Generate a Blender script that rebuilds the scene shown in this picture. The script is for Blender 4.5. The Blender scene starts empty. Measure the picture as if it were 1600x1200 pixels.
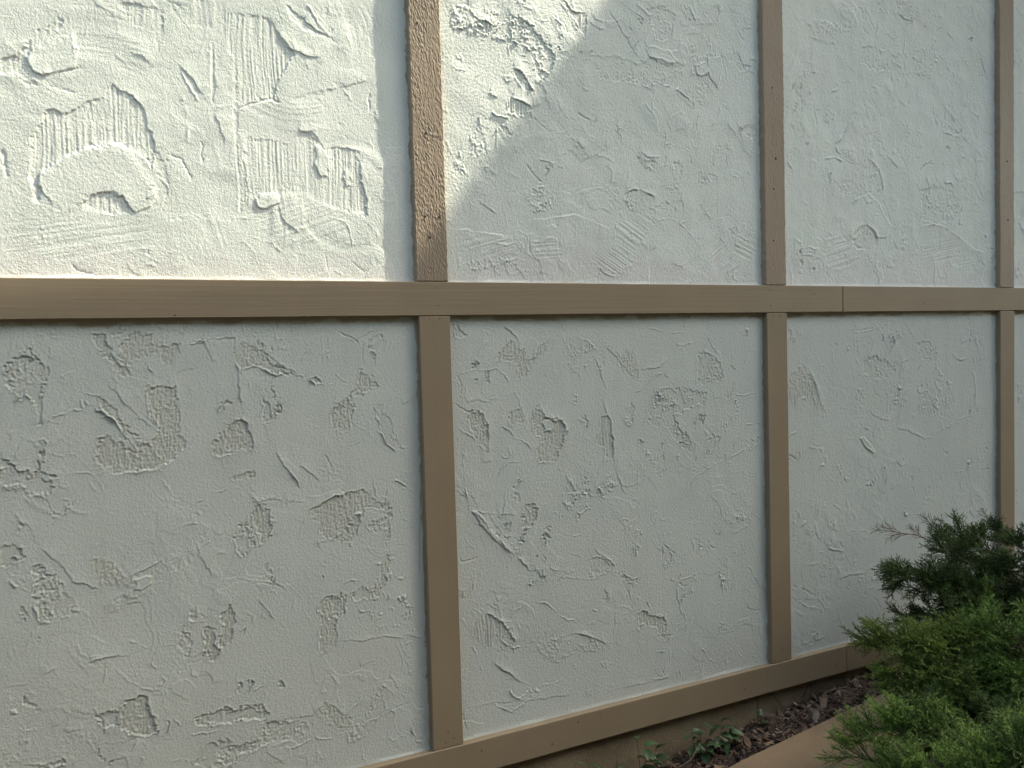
import bpy, bmesh, math, random
import numpy as np
from mathutils import Vector, Matrix

random.seed(7)
rng = np.random.default_rng(11)
R = math.radians
scn = bpy.context.scene
COL = scn.collection

# ------------------------------------------------------------------ camera
CAM_D = 2.1079
cam_data = bpy.data.cameras.new('camera')
cam = bpy.data.objects.new('camera', cam_data)
COL.objects.link(cam)
yaw, pitch, roll = R(26.333), R(2.518), R(-1.630)
F = Vector((math.sin(yaw)*math.cos(pitch), math.cos(yaw)*math.cos(pitch), -math.sin(pitch)))
r0 = Vector((math.cos(yaw), -math.sin(yaw), 0.0))
u0 = r0.cross(F)
rt = r0*math.cos(roll) + u0*math.sin(roll)
up = -r0*math.sin(roll) + u0*math.cos(roll)
M = Matrix((rt, up, -F)).transposed().to_4x4()
M.translation = Vector((0, -CAM_D, 0))
cam.matrix_world = M
cam_data.sensor_width = 36.0
cam_data.lens = 1294.2/1600*36.0
cam_data.clip_start = 0.05
cam_data.clip_end = 600
scn.camera = cam

# ------------------------------------------------------------------ light
SUN = Vector((1.0, -0.238, 1.243)).normalized()
elev = math.asin(SUN.z)
world = bpy.data.worlds.new('World')
scn.world = world
world.use_nodes = True
nt = world.node_tree
nt.nodes.clear()
sky = nt.nodes.new('ShaderNodeTexSky')
sky.sky_type = 'NISHITA'
sky.sun_disc = False
sky.sun_elevation = elev
sky.sun_rotation = math.atan2(SUN.x, SUN.y)
sky.air_density = 1.0
sky.dust_density = 3.0
sky.ozone_density = 1.0
bg = nt.nodes.new('ShaderNodeBackground')
bg.inputs['Strength'].default_value = 0.13
wo = nt.nodes.new('ShaderNodeOutputWorld')
nt.links.new(sky.outputs[0], bg.inputs[0])
nt.links.new(bg.outputs[0], wo.inputs[0])

sl = bpy.data.lights.new('sun', 'SUN')
sl.energy = 2.0
sl.angle = R(0.53)
sl.color = (1.0, 0.965, 0.945)
sun = bpy.data.objects.new('sun', sl)
COL.objects.link(sun)
sun.rotation_euler = SUN.to_track_quat('Z', 'Y').to_euler()
sun.location = (4, -2, 6)

vs = scn.view_settings
vs.view_transform = 'Standard'
vs.look = 'None'
vs.exposure = 2.35
vs.gamma = 1.0
vs.use_curve_mapping = False
try:
    vs.use_white_balance = True
    vs.white_balance_temperature = 7850
    vs.white_balance_tint = -2
except Exception:
    pass
try:
    scn.cycles.max_bounces = 8
    scn.cycles.diffuse_bounces = 4
except Exception:
    pass

# ------------------------------------------------------------------ helpers
def empty(name, loc, label, cat, group=None):
    o = bpy.data.objects.new(name, None)
    o.empty_display_size = 0.1
    o.location = loc
    COL.objects.link(o)
    o['label'] = label; o['category'] = cat
    if group: o['group'] = group
    return o

def link(name, me, mat=None, parent=None, **props):
    o = bpy.data.objects.new(name, me)
    COL.objects.link(o)
    if mat is not None and len(me.materials) == 0:
        me.materials.append(mat)
    if parent is not None:
        o.parent = parent
        o.matrix_parent_inverse = Matrix.Translation(parent.location).inverted() if parent.parent is None else Matrix()
    for k, v in props.items(): o[k] = v
    return o

def mesh_np(name, V, Fq, smooth=True):
    """V (n,3) float, Fq (m,k) int"""
    me = bpy.data.meshes.new(name)
    V = np.ascontiguousarray(V, dtype=np.float32); Fq = np.ascontiguousarray(Fq, dtype=np.int32)
    m, k = Fq.shape
    me.vertices.add(len(V)); me.vertices.foreach_set('co', V.ravel())
    me.loops.add(m*k); me.loops.foreach_set('vertex_index', Fq.ravel())
    me.polygons.add(m)
    me.polygons.foreach_set('loop_start', np.arange(m, dtype=np.int32)*k)
    me.polygons.foreach_set('use_smooth', np.full(m, smooth, dtype=bool))
    me.update(calc_edges=True)
    me.validate()
    return me

class MB:
    def __init__(s): s.v = []; s.f = []
    def add(s, v, f):
        b = len(s.v); s.v += [tuple(p) for p in v]; s.f += [tuple(i+b for i in q) for q in f]
    def box(s, x0, x1, y0, y1, z0, z1, mat=None):
        v = [Vector(p) for p in ((x0,y0,z0),(x1,y0,z0),(x1,y1,z0),(x0,y1,z0),(x0,y0,z1),(x1,y0,z1),(x1,y1,z1),(x0,y1,z1))]
        if mat is not None: v = [mat @ p for p in v]
        s.add(v, [(0,3,2,1),(4,5,6,7),(0,1,5,4),(1,2,6,5),(2,3,7,6),(3,0,4,7)])
    def tube(s, pts, rad, n=5):
        pts = [Vector(p) for p in pts]
        b = len(s.v)
        for i, p in enumerate(pts):
            t = (pts[min(i+1, len(pts)-1)] - pts[max(i-1, 0)]).normalized()
            a = t.cross(Vector((0.31, 0.17, 0.93)))
            if a.length < 1e-4: a = t.cross(Vector((1, 0, 0)))
            a.normalize(); c = t.cross(a)
            r = rad[i] if isinstance(rad, (list, tuple)) else rad
            for k in range(n):
                an = 2*math.pi*k/n
                s.v.append(tuple(p + (a*math.cos(an) + c*math.sin(an))*r))
        for i in range(len(pts)-1):
            for k in range(n):
                k2 = (k+1) % n
                s.f.append((b+i*n+k, b+i*n+k2, b+(i+1)*n+k2, b+(i+1)*n+k))
        s.f.append(tuple(b+k for k in range(n-1, -1, -1)))
        s.f.append(tuple(b+(len(pts)-1)*n+k for k in range(n)))
    def mesh(s, name, smooth=False):
        me = bpy.data.meshes.new(name)
        me.from_pydata(s.v, [], s.f)
        if smooth: me.polygons.foreach_set('use_smooth', [True]*len(me.polygons))
        me.update()
        return me

# ---- numpy noise (smooth value noise, range about -1..1) -------------------
_T = rng.uniform(-1, 1, (257, 257)).astype(np.float32)
_T[256] = _T[0]; _T[:, 256] = _T[:, 0]
def vn(x, z, sx, sz=None, seed=0):
    if sz is None:
        sz = sx; an = 0.6+seed*1.3; ca, sa = math.cos(an), math.sin(an)
        x, z = x*ca+z*sa, z*ca-x*sa
    a = x/sx + seed*37.31 + 511.0; b = z/sz + seed*17.77 + 733.0
    ia = np.floor(a).astype(np.int32); ib = np.floor(b).astype(np.int32)
    fa = (a-ia).astype(np.float32); fb = (b-ib).astype(np.float32)
    fa = fa*fa*fa*(fa*(fa*6-15)+10); fb = fb*fb*fb*(fb*(fb*6-15)+10)
    ia &= 255; ib &= 255
    t = _T
    p = t[ia, ib]*(1-fa) + t[ia+1, ib]*fa
    q = t[ia, ib+1]*(1-fa) + t[ia+1, ib+1]*fa
    return (p*(1-fb) + q*fb)*1.3
def sst(a, b, x):
    t = np.clip((x-a)/(b-a), 0, 1)
    return t*t*(3-2*t)

# ------------------------------------------------------------------ materials
def newmat(name):
    m = bpy.data.materials.new(name); m.use_nodes = True
    n = m.node_tree.nodes; l = m.node_tree.links
    return m, n, l, n['Principled BSDF']
def N(n, t, **kw):
    x = n.new(t)
    for k, v in kw.items(): setattr(x, k, v)
    return x
def noise(n, l, vec, scale, detail=3, rough=0.5):
    x = n.new('ShaderNodeTexNoise'); x.inputs['Scale'].default_value = scale
    x.inputs['Detail'].default_value = detail; x.inputs['Roughness'].default_value = rough
    l.new(vec, x.inputs['Vector']); return x.outputs['Fac']
def mapping(n, l, scale, rot=(0,0,0)):
    tc = n.new('ShaderNodeTexCoord'); mp = n.new('ShaderNodeMapping')
    mp.inputs['Scale'].default_value = scale; mp.inputs['Rotation'].default_value = rot
    l.new(tc.outputs['Object'], mp.inputs['Vector']); return mp.outputs['Vector']
def ramp(n, l, fac, stops):
    r = n.new('ShaderNodeValToRGB'); e = r.color_ramp.elements
    e[0].position, e[0].color = stops[0][0], (*stops[0][1], 1)
    e[1].position, e[1].color = stops[-1][0], (*stops[-1][1], 1)
    for p, c in stops[1:-1]:
        k = e.new(p); k.color = (*c, 1)
    l.new(fac, r.inputs['Fac']); return r.outputs['Color']
def mix(n, l, fac, a, b, mode='MIX'):
    m = n.new('ShaderNodeMix'); m.data_type = 'RGBA'; m.blend_type = mode
    for sock, v in ((m.inputs[0], fac), (m.inputs[6], a), (m.inputs[7], b)):
        if hasattr(v, 'is_linked'): l.new(v, sock)
        elif isinstance(v, tuple): sock.default_value = (*v, 1) if len(v) == 3 else v
        else: sock.default_value = v
    return m.outputs[2]
def bump(n, l, bs, h, dist, strength=1.0, prev=None):
    b = n.new('ShaderNodeBump'); b.inputs['Distance'].default_value = dist
    b.inputs['Strength'].default_value = strength
    l.new(h, b.inputs['Height'])
    if prev is not None: l.new(prev, b.inputs['Normal'])
    l.new(b.outputs[0], bs.inputs['Normal']); return b.outputs[0]

def stucco_mat(name, base, alt, patch):
    m, n, l, bs = newmat(name)
    v = mapping(n, l, (1, 1, 1))
    big = noise(n, l, v, 3.2, 4, 0.6)
    c = mix(n, l, ramp(n, l, big, [(0.38, (0, 0, 0)), (0.62, (1, 1, 1))]), base, alt)
    at = N(n, 'ShaderNodeAttribute', attribute_name='wear')
    sep = n.new('ShaderNodeSeparateColor'); l.new(at.outputs['Color'], sep.inputs[0])
    c = mix(n, l, sep.outputs[0], c, patch)                     # coarse base coat showing
    c = mix(n, l, sep.outputs[1], c, (0.665, 0.67, 0.655))       # newer grey-white band coat
    c = mix(n, l, sep.outputs[2], c, (0.33, 0.27, 0.19))        # brown overpaint at the board sides, painted shade under the rail
    sp = noise(n, l, v, 42, 2, 0.6)
    c = mix(n, l, ramp(n, l, sp, [(0.70, (0, 0, 0)), (0.80, (.35, .35, .35))]), c, patch)
    dv = mapping(n, l, (9, 1, .8))
    c = mix(n, l, ramp(n, l, noise(n, l, dv, 2.2, 4, 0.65), [(0.50, (0, 0, 0)), (0.72, (.15, .15, .15))]), c, (0.40, 0.395, 0.36))
    l.new(c, bs.inputs['Base Color'])
    bs.inputs['Roughness'].default_value = 0.62
    bs.inputs['Specular IOR Level'].default_value = 0.28
    f1 = noise(n, l, v, 260, 2, 0.55)
    b1 = bump(n, l, bs, f1, 0.0017, 0.6)
    f2 = noise(n, l, v, 620, 1, 0.5)
    bump(n, l, bs, f2, 0.0005, 0.6, b1)
    return m

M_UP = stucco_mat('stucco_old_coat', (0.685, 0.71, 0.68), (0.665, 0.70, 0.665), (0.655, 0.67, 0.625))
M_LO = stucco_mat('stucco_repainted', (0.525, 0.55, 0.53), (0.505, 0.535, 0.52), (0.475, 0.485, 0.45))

def board_mat(name, col, horiz, rough_sawn=False):
    m, n, l, bs = newmat(name)
    v = mapping(n, l, (1.0, 14, 62) if horiz else (62, 14, 1.0))
    g = noise(n, l, v, 2.2, 4, 0.6)
    v2 = mapping(n, l, (1, 1, 1))
    big = noise(n, l, v2, 5, 3, 0.6)
    d = tuple(x*0.88 for x in col); e = tuple(min(1, x*1.08) for x in col)
    c = mix(n, l, big, d, e)
    c = mix(n, l, ramp(n, l, g, [(0.26, (.12, .12, .12)), (0.45, (0, 0, 0))]), c, tuple(x*0.72 for x in col))
    sc = noise(n, l, v2, 33, 4, 0.7)
    c = mix(n, l, ramp(n, l, sc, [(0.70, (0, 0, 0)), (0.78, (.5, .5, .5))]), c, tuple(x*1.25 for x in col))
    l.new(c, bs.inputs['Base Color'])
    bs.inputs['Roughness'].default_value = 0.55
    bs.inputs['Specular IOR Level'].default_value = 0.3
    b = bump(n, l, bs, g, 0.0011 if horiz else 0.0006, 0.7)
    bump(n, l, bs, noise(n, l, v2, 420, 2), 0.0003, 0.5, b)
    return m
M_RAIL = board_mat('brown_paint_rail', (0.268, 0.208, 0.145), True)
M_POST = board_mat('brown_paint_post', (0.255, 0.197, 0.136), False)
M_SAWN = board_mat('brown_paint_rough_sawn', (0.30, 0.232, 0.175), False)

def simple(name, stops, scale, rough=0.8, bscale=60, bd=0.003, detail=4, rnd=0.0, spec=0.25):
    m, n, l, bs = newmat(name)
    v = mapping(n, l, (1, 1, 1))
    c = ramp(n, l, noise(n, l, v, scale, detail, 0.6), stops)
    if rnd:
        oi = n.new('ShaderNodeObjectInfo'); hs = n.new('ShaderNodeHueSaturation')
        mr = n.new('ShaderNodeMapRange'); mr.inputs['To Min'].default_value = 1-rnd; mr.inputs['To Max'].default_value = 1+rnd
        l.new(oi.outputs['Random'], mr.inputs['Value']); l.new(mr.outputs[0], hs.inputs['Value'])
        mh = n.new('ShaderNodeMapRange'); mh.inputs['To Min'].default_value = 0.49; mh.inputs['To Max'].default_value = 0.51
        l.new(oi.outputs['Random'], mh.inputs['Value']); l.new(mh.outputs[0], hs.inputs['Hue'])
        l.new(c, hs.inputs['Color']); c = hs.outputs[0]
    l.new(c, bs.inputs['Base Color'])
    bs.inputs['Roughness'].default_value = rough
    bs.inputs['Specular IOR Level'].default_value = spec
    if bd: bump(n, l, bs, noise(n, l, v, bscale, 4, 0.6), bd, 0.8)
    return m
M_CONC = simple('footing_concrete', [(0.3, (0.16, 0.122, 0.080)), (0.55, (0.23, 0.178, 0.118)), (0.75, (0.28, 0.222, 0.152))], 7, 0.9, 130, 0.004)
M_SOIL = simple('dark_soil', [(0.3, (0.018, 0.013, 0.010)), (0.7, (0.05, 0.036, 0.027))], 30, 0.95, 90, 0.01)
M_PLANK = simple('plank_paint', [(0.35, (0.24, 0.165, 0.105)), (0.65, (0.28, 0.195, 0.128))], 9, 0.6, 300, 0.0006)
M_DARK = simple('dark_hole', [(0.3, (0.02, 0.016, 0.012)), (0.7, (0.03, 0.025, 0.02))], 50, 0.8, 50, 0)
M_NAIL = simple('nail_mark', [(0.3, (0.035, 0.025, 0.018)), (0.7, (0.06, 0.045, 0.03))], 50, 0.8, 50, 0)
FEATS = '''
H 1.6 s -52,752 -45,757 -38,751 -41,744 -51,744
H 1.7 c -43,745 -56,718 -79,694 -104,677 -115,662 -113,637 -131,624 -167,619 -166,647 -126,671 -102,719 -77,732 -62,744
P 2.2 -109,674 -104,685 -53,716 -18,731 -14,696 -21,654 -51,639 -87,627 -103,633 -111,645 -116,655
S 2.4 22 -117,670 -116,655 -110,643 -102,632 -87,627 -65,634
G 1.1 3 -62,631 -37,642 -6,655
R 1.5 1.6 -30,794 -27,743 -23,688 -22,658
R 2.0 3.5 -167,610 -131,617 -112,620 -93,609
G 1.0 2.5 -126,608 -110,605 -93,600
G 1.0 2.5 -83,605 -52,600 -21,594
S 1.6 18 140,668 127,683 117,694 93,700
H 2.6 c 52,625 65,609 83,606 99,595 115,575 120,552 120,534 129,524 134,503 136,474 124,441 114,458 78,481 45,484 -13,471 -47,450 -80,429 -101,414 -106,386 -99,372 -105,347 -119,354 -122,399 -118,489 -99,523 -88,552 -61,554 -42,551 -12,572 17,588 30,595 39,613
S 2.6 26 136,477 133,506 128,523 119,533 119,555 113,575 97,596 83,606 66,609 52,625
P 2.0 -80,432 -47,454 -13,474 45,487 79,481 102,451 129,412 136,386 121,352 90,336 65,338 47,380 28,379 -1,372 -24,349 -41,333 -58,325 -79,344 -99,372 -105,400 -100,424
S 2.4 14 -103,425 -105,400 -99,375 -79,344
S 2.2 16 90,333 73,353 58,372 30,379
H 2.6 c -24,349 -1,372 28,379 57,372 73,350 89,335 60,330 9,328 -20,338
G 1.6 5 -163,393 -167,420 -172,464
H 1.4 r 121,476 140,480 161,454 167,402 160,369 138,365 122,377 128,407 138,430 128,451
R 2.0 2.5 127,437 143,416 160,402 161,387 154,364
S 1.8 10 107,372 116,368 134,383 144,392
H .9 c 75,808 99,812 126,809 168,803 169,771 155,708 140,724 127,742 103,759 77,758
H 1.6 r 177,819 191,822 201,812 190,804 178,808
R 1.4 1.8 169,804 165,742 160,685 155,635
S 2.2 26 255,603 247,618 229,645 209,671 192,692
R 1.4 3 195,675 211,647 224,622 237,599
S 1.8 24 290,474 288,524 279,558 268,583
R 1.2 6 197,620 206,584 211,540 203,494
R .9 8 246,603 262,559 271,500 279,440
H 1.5 c 298,828 346,824 402,824 425,796 438,767 463,751 457,732 442,710 426,684 415,652 409,628 368,617 345,609 325,599 317,626 318,710 301,738 293,759 290,781
H .7 c 317,702 332,696 326,550 327,350 305,341 308,549
H .7 c 264,743 278,748 274,636 263,597 253,619
G 1.8 2.6 319,592 345,606 375,618 406,628 423,622 438,617
S 2.6 30 539,744 505,741 481,746 458,755 439,775 428,793 414,815 402,836
H .8 s 448,865 485,836 524,810 564,797 580,779 531,795 484,807 456,832
R 1.6 2.4 493,881 511,859 532,827 556,799 570,775 586,767
G 1.2 2 503,864 511,844 524,826 535,812
P 1.0 452,719 469,746 488,723 529,735 628,724 652,703 626,692 559,668 477,643 423,614 415,652
H 1.2 r 557,692 576,689 601,672 628,651 624,633 604,640 583,654 562,655
R 1.3 1.8 557,703 576,683 595,662 618,639
R 1.1 1.4 628,635 624,585 620,520
G 1.8 3 649,612 654,646 653,670
S 1.6 12 649,609 666,622 674,602 677,589
H 2.0 c 333,511 342,530 395,527 449,524 459,542 471,557 490,552 516,536 530,518 587,525 621,515 622,446 633,414 639,348 589,358 547,369 515,378 483,393 455,401 428,393 389,391 362,399 336,366 319,345 310,349 315,396
S 2.2 20 518,537 503,554 482,556 464,558
S 2.0 10 339,358 338,403 335,446 332,489
P 1.8 510,525 545,519 555,471 537,446 518,446 506,477
S 1.6 8 505,484 512,458 521,446 541,446
P 1.5 580,471 593,474 602,453 595,428 583,427 575,446
P 2.2 355,383 368,397 405,401 430,393 413,373 394,366 375,356 360,361
S 1.8 7 355,383 359,367 371,355 388,361 407,373
P 1.6 420,397 444,403 475,379 485,361 478,333 456,305 430,323 415,346 413,370
S 1.2 9 487,322 478,338 472,347
R 1.2 1.8 480,383 507,371 538,347 579,333 592,305 596,248
R 1.2 1.6 630,340 652,319 668,291 676,277
G 1.3 1.8 238,512 237,455
G 1.5 3 162,476 193,464 209,427 211,412
S -.9 60 -178,379 -149,372 -120,351 -83,341 -49,324
S -.9 50 119,337 167,331 209,342 259,324 311,326 344,342 396,361
R 1.2 2.0 259,313 295,307 339,289 388,276 416,285
R 1.1 2.0 296,264 324,276 345,255 370,224 388,215
R 1.0 1.6 243,278 242,232 269,220
R 1.1 1.8 354,277 388,281 400,265 418,250 462,254 510,239 529,217
G 1.0 2.0 523,254 526,230 530,211
G 1.2 2.0 592,235 612,215 625,204
R 1.2 2.0 533,214 574,198 625,192
G 1.6 2.4 -49,216 -37,200 -19,195 -6,191
S 1.0 14 60,224 67,206 85,192 102,183
H 1.0 r 161,333 195,342 232,337 226,323 195,329 166,319
R .8 2.4 2,266 6,237 16,217
B .35 112 357,364 483,389 580,354 591,281 463,269 354,289
B .35 100 -170,306 -34,312 111,310 122,252 -38,219 -185,230
C .8 -183,292 -110,302 -48,287 -75,258 -149,251 -184,257
C .8 81,258 150,260 205,239 190,208 106,207
H 1.5 r 888,914 911,926 942,936 954,919 973,903 996,901 1056,913 1080,935 1106,924 1136,911 1176,870 1213,842 1199,797 1173,761 1149,773 1134,828 1074,863 1010,861 946,853 928,878 903,860 890,876 897,900
C 1.2 948,887 996,894 1076,920 1136,900 1176,863 1200,819 1174,776 1144,814 1098,852 1015,866 952,857
S 2.0 20 1016,897 992,902 973,903 954,917 942,936
R 1.3 1.8 1064,860 1114,854 1146,834 1163,785
H 1.8 c 1071,783 1096,781 1111,765 1131,740 1139,723 1118,726 1086,748
S 2.0 14 1139,721 1129,742 1111,767 1094,782 1071,785
H 1.6 c 1063,701 1093,695 1109,690 1131,677 1108,655 1063,656 1052,678
S 1.8 12 1133,681 1109,691 1093,695 1067,701
R 1.2 1.8 1041,654 1067,657 1097,642
H 1.2 r 1023,626 1046,616 1076,595 1057,594 1034,604
H 1.4 c 1248,1000 1264,979 1286,969 1323,971 1319,900 1297,920 1281,950 1252,982
G 1.6 2.4 1244,999 1264,979 1281,967 1323,973
S 1.5 14 1384,934 1362,934 1340,944 1327,953
G 1.4 2.4 1393,997 1423,964 1452,928 1486,885 1511,858
R 1.1 1.8 1432,1029 1477,1010 1512,994 1542,983
H 1.4 r 1536,1019 1584,1036 1645,1019 1636,964 1611,933 1567,931 1554,979
H 1.4 r 1678,1052 1703,1048 1722,1011 1696,996 1677,1016
S 1.5 8 1724,1010 1705,1040 1698,1055
H 1.3 r 1353,857 1382,853 1421,867 1450,858 1490,851 1544,870 1592,864 1641,859 1684,895 1705,934 1751,970 1769,1052 1823,1074 1814,1009 1803,963 1820,913 1760,889 1774,843 1804,786 1767,752 1714,762 1656,786 1603,801 1511,783 1448,791 1358,790
P 1.4 1528,899 1557,910 1618,906 1654,872 1629,865 1580,872 1542,873
S 1.6 12 1533,876 1580,871 1604,866 1639,864
P 1.4 1714,875 1765,888 1775,859 1748,838 1721,846
S 1.2 8 1718,848 1738,837 1759,847 1775,863
R 1.3 2.0 1506,781 1566,797 1627,796 1666,777 1716,754
P 1.2 1768,902 1820,913 1832,880 1810,807 1774,843
H 1.2 r 1846,904 1887,938 1913,904 1945,888 1906,867 1880,896
G 1.3 1.8 1893,1004 1906,985 1925,971
G 1.2 1.8 1908,700 1977,707
H 1.0 r 1903,694 1971,704 1970,662 1921,666
H 1.3 r 1490,587 1525,570 1568,567 1597,579 1597,556 1543,532 1507,546
S 1.4 12 1582,574 1549,570 1520,576 1492,589
H 1.2 r 1622,571 1651,574 1666,549 1644,492 1658,453 1668,423 1638,422 1594,449 1615,490 1626,534
H 1.3 r 1711,536 1747,542 1801,530 1777,508 1730,505
H 1.1 r 1833,657 1869,625 1810,596 1778,557 1763,580 1800,623
H 1.4 r 1439,453 1475,468 1498,471 1569,444 1638,436 1623,415 1545,423 1473,400 1446,426
S 2.0 22 1562,446 1531,460 1498,469 1475,470 1442,453
H 1.2 r 1362,471 1394,477 1423,463 1400,435 1381,434
C 1.7 1101,441 1154,460 1195,437 1187,400 1145,378 1100,387
C 1.0 870,280 956,265 1055,250 1094,214 1013,204 896,220
G 1.6 3 1104,524 1128,497 1144,481 1160,468
S 1.5 14 1324,551 1303,572 1290,588 1273,601
H 1.0 r 1268,595 1292,586 1322,553 1291,552 1274,566
G 1.3 2 1133,656 1159,637 1185,614
R 1.2 2.2 1146,540 1204,526 1264,510
R 1.3 1.8 1000,661 1017,648 1061,642
S 1.5 12 1255,657 1234,669 1222,690 1214,713
G 1.5 3 1280,681 1303,669 1327,660
S -1.2 30 866,320 910,329 987,321 1036,316 1097,318
S -1.2 30 1103,360 1161,368 1204,377 1269,385 1323,369 1379,352 1407,359
R 1.1 1.6 1414,373 1402,343 1401,317 1442,303
R 1.1 1.8 1489,298 1519,338 1563,379 1602,390 1642,380 1679,354 1728,305
R 1.1 1.8 1799,338 1825,322 1846,288 1856,257
R 1.2 1.8 1331,242 1371,213 1405,203 1469,249
G 1.4 1.8 1112,318 1113,275 1124,253 1141,239
R 1.1 1.6 992,293 1046,289 1081,303
G .8 2 1686,350 1743,401 1802,452
R .9 2 1608,218 1689,263 1730,285
C 1.0 1834,370 1875,392 1929,380 1942,332 1873,319
C .8 1691,354 1768,326 1741,285 1665,317
B .45 60 1407,372 1496,396 1581,399 1518,328 1458,297 1406,315
B .45 60 1332,275 1471,317 1493,269 1410,205 1342,227
B .45 125 1729,315 1807,338 1845,256 1967,227 1844,215 1740,265
B .45 70 1874,340 1970,386 1968,259 1858,253
B .45 105 900,316 1016,311 1096,278 1054,241 899,281
B .4 95 1114,315 1202,327 1222,263 1126,242
C .7 869,514 929,605 985,557 923,431
G 1.4 2 2470,1170 2495,1140 2530,1094
R 1.2 1.8 2450,1167 2482,1168 2495,1147
G 1.3 2 2465,1100 2484,1083 2500,1072
H .9 r 2458,1024 2556,1053 2639,1025 2777,1059 2902,1059 2927,998 2776,965 2638,967 2538,951 2457,968
H .8 r 2183,1083 2273,1092 2364,1088 2373,1045 2317,1016 2242,1023 2191,1031
H .9 r 2634,1218 2743,1235 2771,1193 2750,1158 2691,1158 2654,1180
R 1.5 2.5 2654,1178 2681,1161 2715,1159 2750,1158
G 1.3 2 2309,1095 2330,1083 2358,1072
G 1.3 2 2589,1089 2632,1067
G 1.3 2 2718,1074 2742,1092 2756,1112
G 1.5 2.4 2812,1054 2833,1078 2855,1102 2848,1111
G 1.3 2 2852,1135 2873,1147 2888,1159
R 1.3 2.5 2605,986 2614,953 2624,915
R 1.0 3 2621,993 2655,988 2685,957
H 1.0 r 3088,1085 3115,1069 3146,1009 3158,991 3123,1001 3092,1037
G 1.5 2.2 3104,1082 3127,1039 3158,991 3096,1018
R 1.2 2 3024,1058 3054,1013
G 1.3 2 2135,843 2158,824 2175,804 2163,764
R 1.0 1.6 2137,790 2151,768 2163,752
G 1.3 1.8 2223,798 2234,763 2246,729
G .9 2.4 2246,729 2267,748 2289,777
R 1.8 2.2 2362,897 2390,898 2415,900
R 1.8 3 2308,849 2327,860 2342,868
R 1.2 2 2369,785 2385,802 2407,813
P 1.6 2330,684 2374,719 2407,762 2413,776 2394,743 2368,705 2336,680
R 2.0 2.2 2337,689 2375,725 2400,757 2400,774
R 1.6 2.4 2694,765 2708,783 2718,800
S 1.8 14 2330,675 2336,653 2355,642 2386,651 2424,667
R 2.2 4 2274,620 2311,632 2342,627 2367,620
G 1.2 2.4 2373,623 2404,614 2423,609
H 1.2 r 2491,641 2521,627 2547,606 2559,575 2569,525 2539,509 2435,495 2340,512 2353,557 2420,588
S 2.0 16 2569,520 2559,570 2543,606 2517,624 2491,641
R 1.5 2.0 2370,442 2402,475 2441,499 2490,511 2532,498
P 1.0 2370,446 2441,499 2490,511 2539,491 2571,444 2604,406 2580,359 2530,358 2482,402 2433,395 2394,340 2356,361 2345,412
S 1.4 14 2394,340 2407,367 2433,391 2465,403
H 1.6 r 2400,344 2423,377 2465,401 2504,393 2530,362 2537,335 2480,310 2426,318
S 1.6 10 2537,344 2524,371 2504,391 2472,399
G 1.3 2 2419,331 2438,318 2451,323
G 1.2 2 2635,691 2662,658 2689,621
R 1.2 2 2535,719 2561,694 2581,677
G 1.2 2.4 2532,714 2561,699 2577,672
G 1.0 2 2559,497 2585,461 2604,406
H .9 s 2828,839 2874,825 2947,784 2999,769 2954,760 2899,770 2863,790
S 1.8 14 2977,762 2925,760 2896,769 2867,788 2845,822
R 1.5 2 2882,883 2926,854 2962,814 2992,783
G 1.6 2 2751,611 2779,632 2815,646 2851,641
R 1.8 2 2779,636 2815,653 2837,660
S 1.8 10 2953,564 2931,579 2894,577
R 1.8 2 2983,670 3002,684 3021,681
R 1.2 2 3067,664 3098,679 3136,677
H .9 r 2771,541 2843,564 2953,547 2990,500 2952,437 2842,421 2770,430
R 1.4 2 2799,407 2835,420 2896,413 2952,391 3008,359
S -.9 30 2103,337 2126,353 2170,324 2230,313 2276,340 2322,373
S -.9 30 2734,345 2770,413 2842,421 2915,407 3008,366 3084,331 3174,318
R 1.3 1.8 2562,236 2569,266 2603,290 2647,308 2671,325
R 1.3 2 2444,257 2457,273 2496,286 2530,302 2563,329
G 1.5 2 2480,292 2486,274 2503,265
R 1.4 2 2699,335 2717,350 2741,350
C 1.2 2672,353 2734,364 2769,323 2734,298 2692,316
C 1.0 2200,318 2275,309 2269,283 2214,286
R 1.2 1.8 2125,295 2190,290 2250,280 2305,232
G 1.2 1.8 2268,232 2298,208 2313,194
B .4 105 2282,354 2385,366 2416,324 2447,269 2336,233 2259,265
B .4 100 2770,370 2951,376 3065,318 3045,256 2769,287
B .4 100 2111,327 2200,318 2259,265 2125,262
C .8 2136,864 2195,914 2238,833 2198,764 2149,780
C .7 2560,1173 2614,1192 2623,1114 2573,1118
C .8 2977,1260 3052,1265 3040,1229 2988,1231
C 1.2 3318,1175 3367,1182 3388,1084 3326,1051
G 1.4 2 3325,944 3354,963 3387,956
H 1.2 r 3320,568 3387,572 3386,468 3320,478
H 1.7 r -191,-20 -166,7 -147,16 -130,6 -109,-12 -111,-51 -120,-77 -123,-142 -133,-141 -134,-107 -140,-81 -164,-74 -182,-54
H 1.4 d -16,58 13,59 13,31 25,7 50,-20 65,-45 44,-41 22,-16 4,9 -11,34
H 1.4 d 48,49 75,60 102,51 115,28 142,28 174,34 167,3 140,-25 119,-11 122,10 73,0 53,-17 38,7
H 1.5 d 88,-69 115,-63 161,-68 159,-185 173,-206 157,-225 131,-247 110,-260 65,-259 7,-261 -20,-231 -12,-202 -4,-173 9,-174 34,-191 57,-220 68,-221 69,-197 102,-196 112,-164 91,-128
S -1.3 9 -20,-234 7,-263 65,-262 113,-261 149,-239
S 1.2 10 119,-130 110,-155 89,-123 88,-69
H 1.2 d -9,-81 2,-89 24,-116 49,-155 75,-185 56,-184 33,-158 8,-127 -6,-109
R 1.3 1.6 -10,-84 -4,-115 21,-140 30,-161 55,-193 67,-212 67,-223
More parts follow.
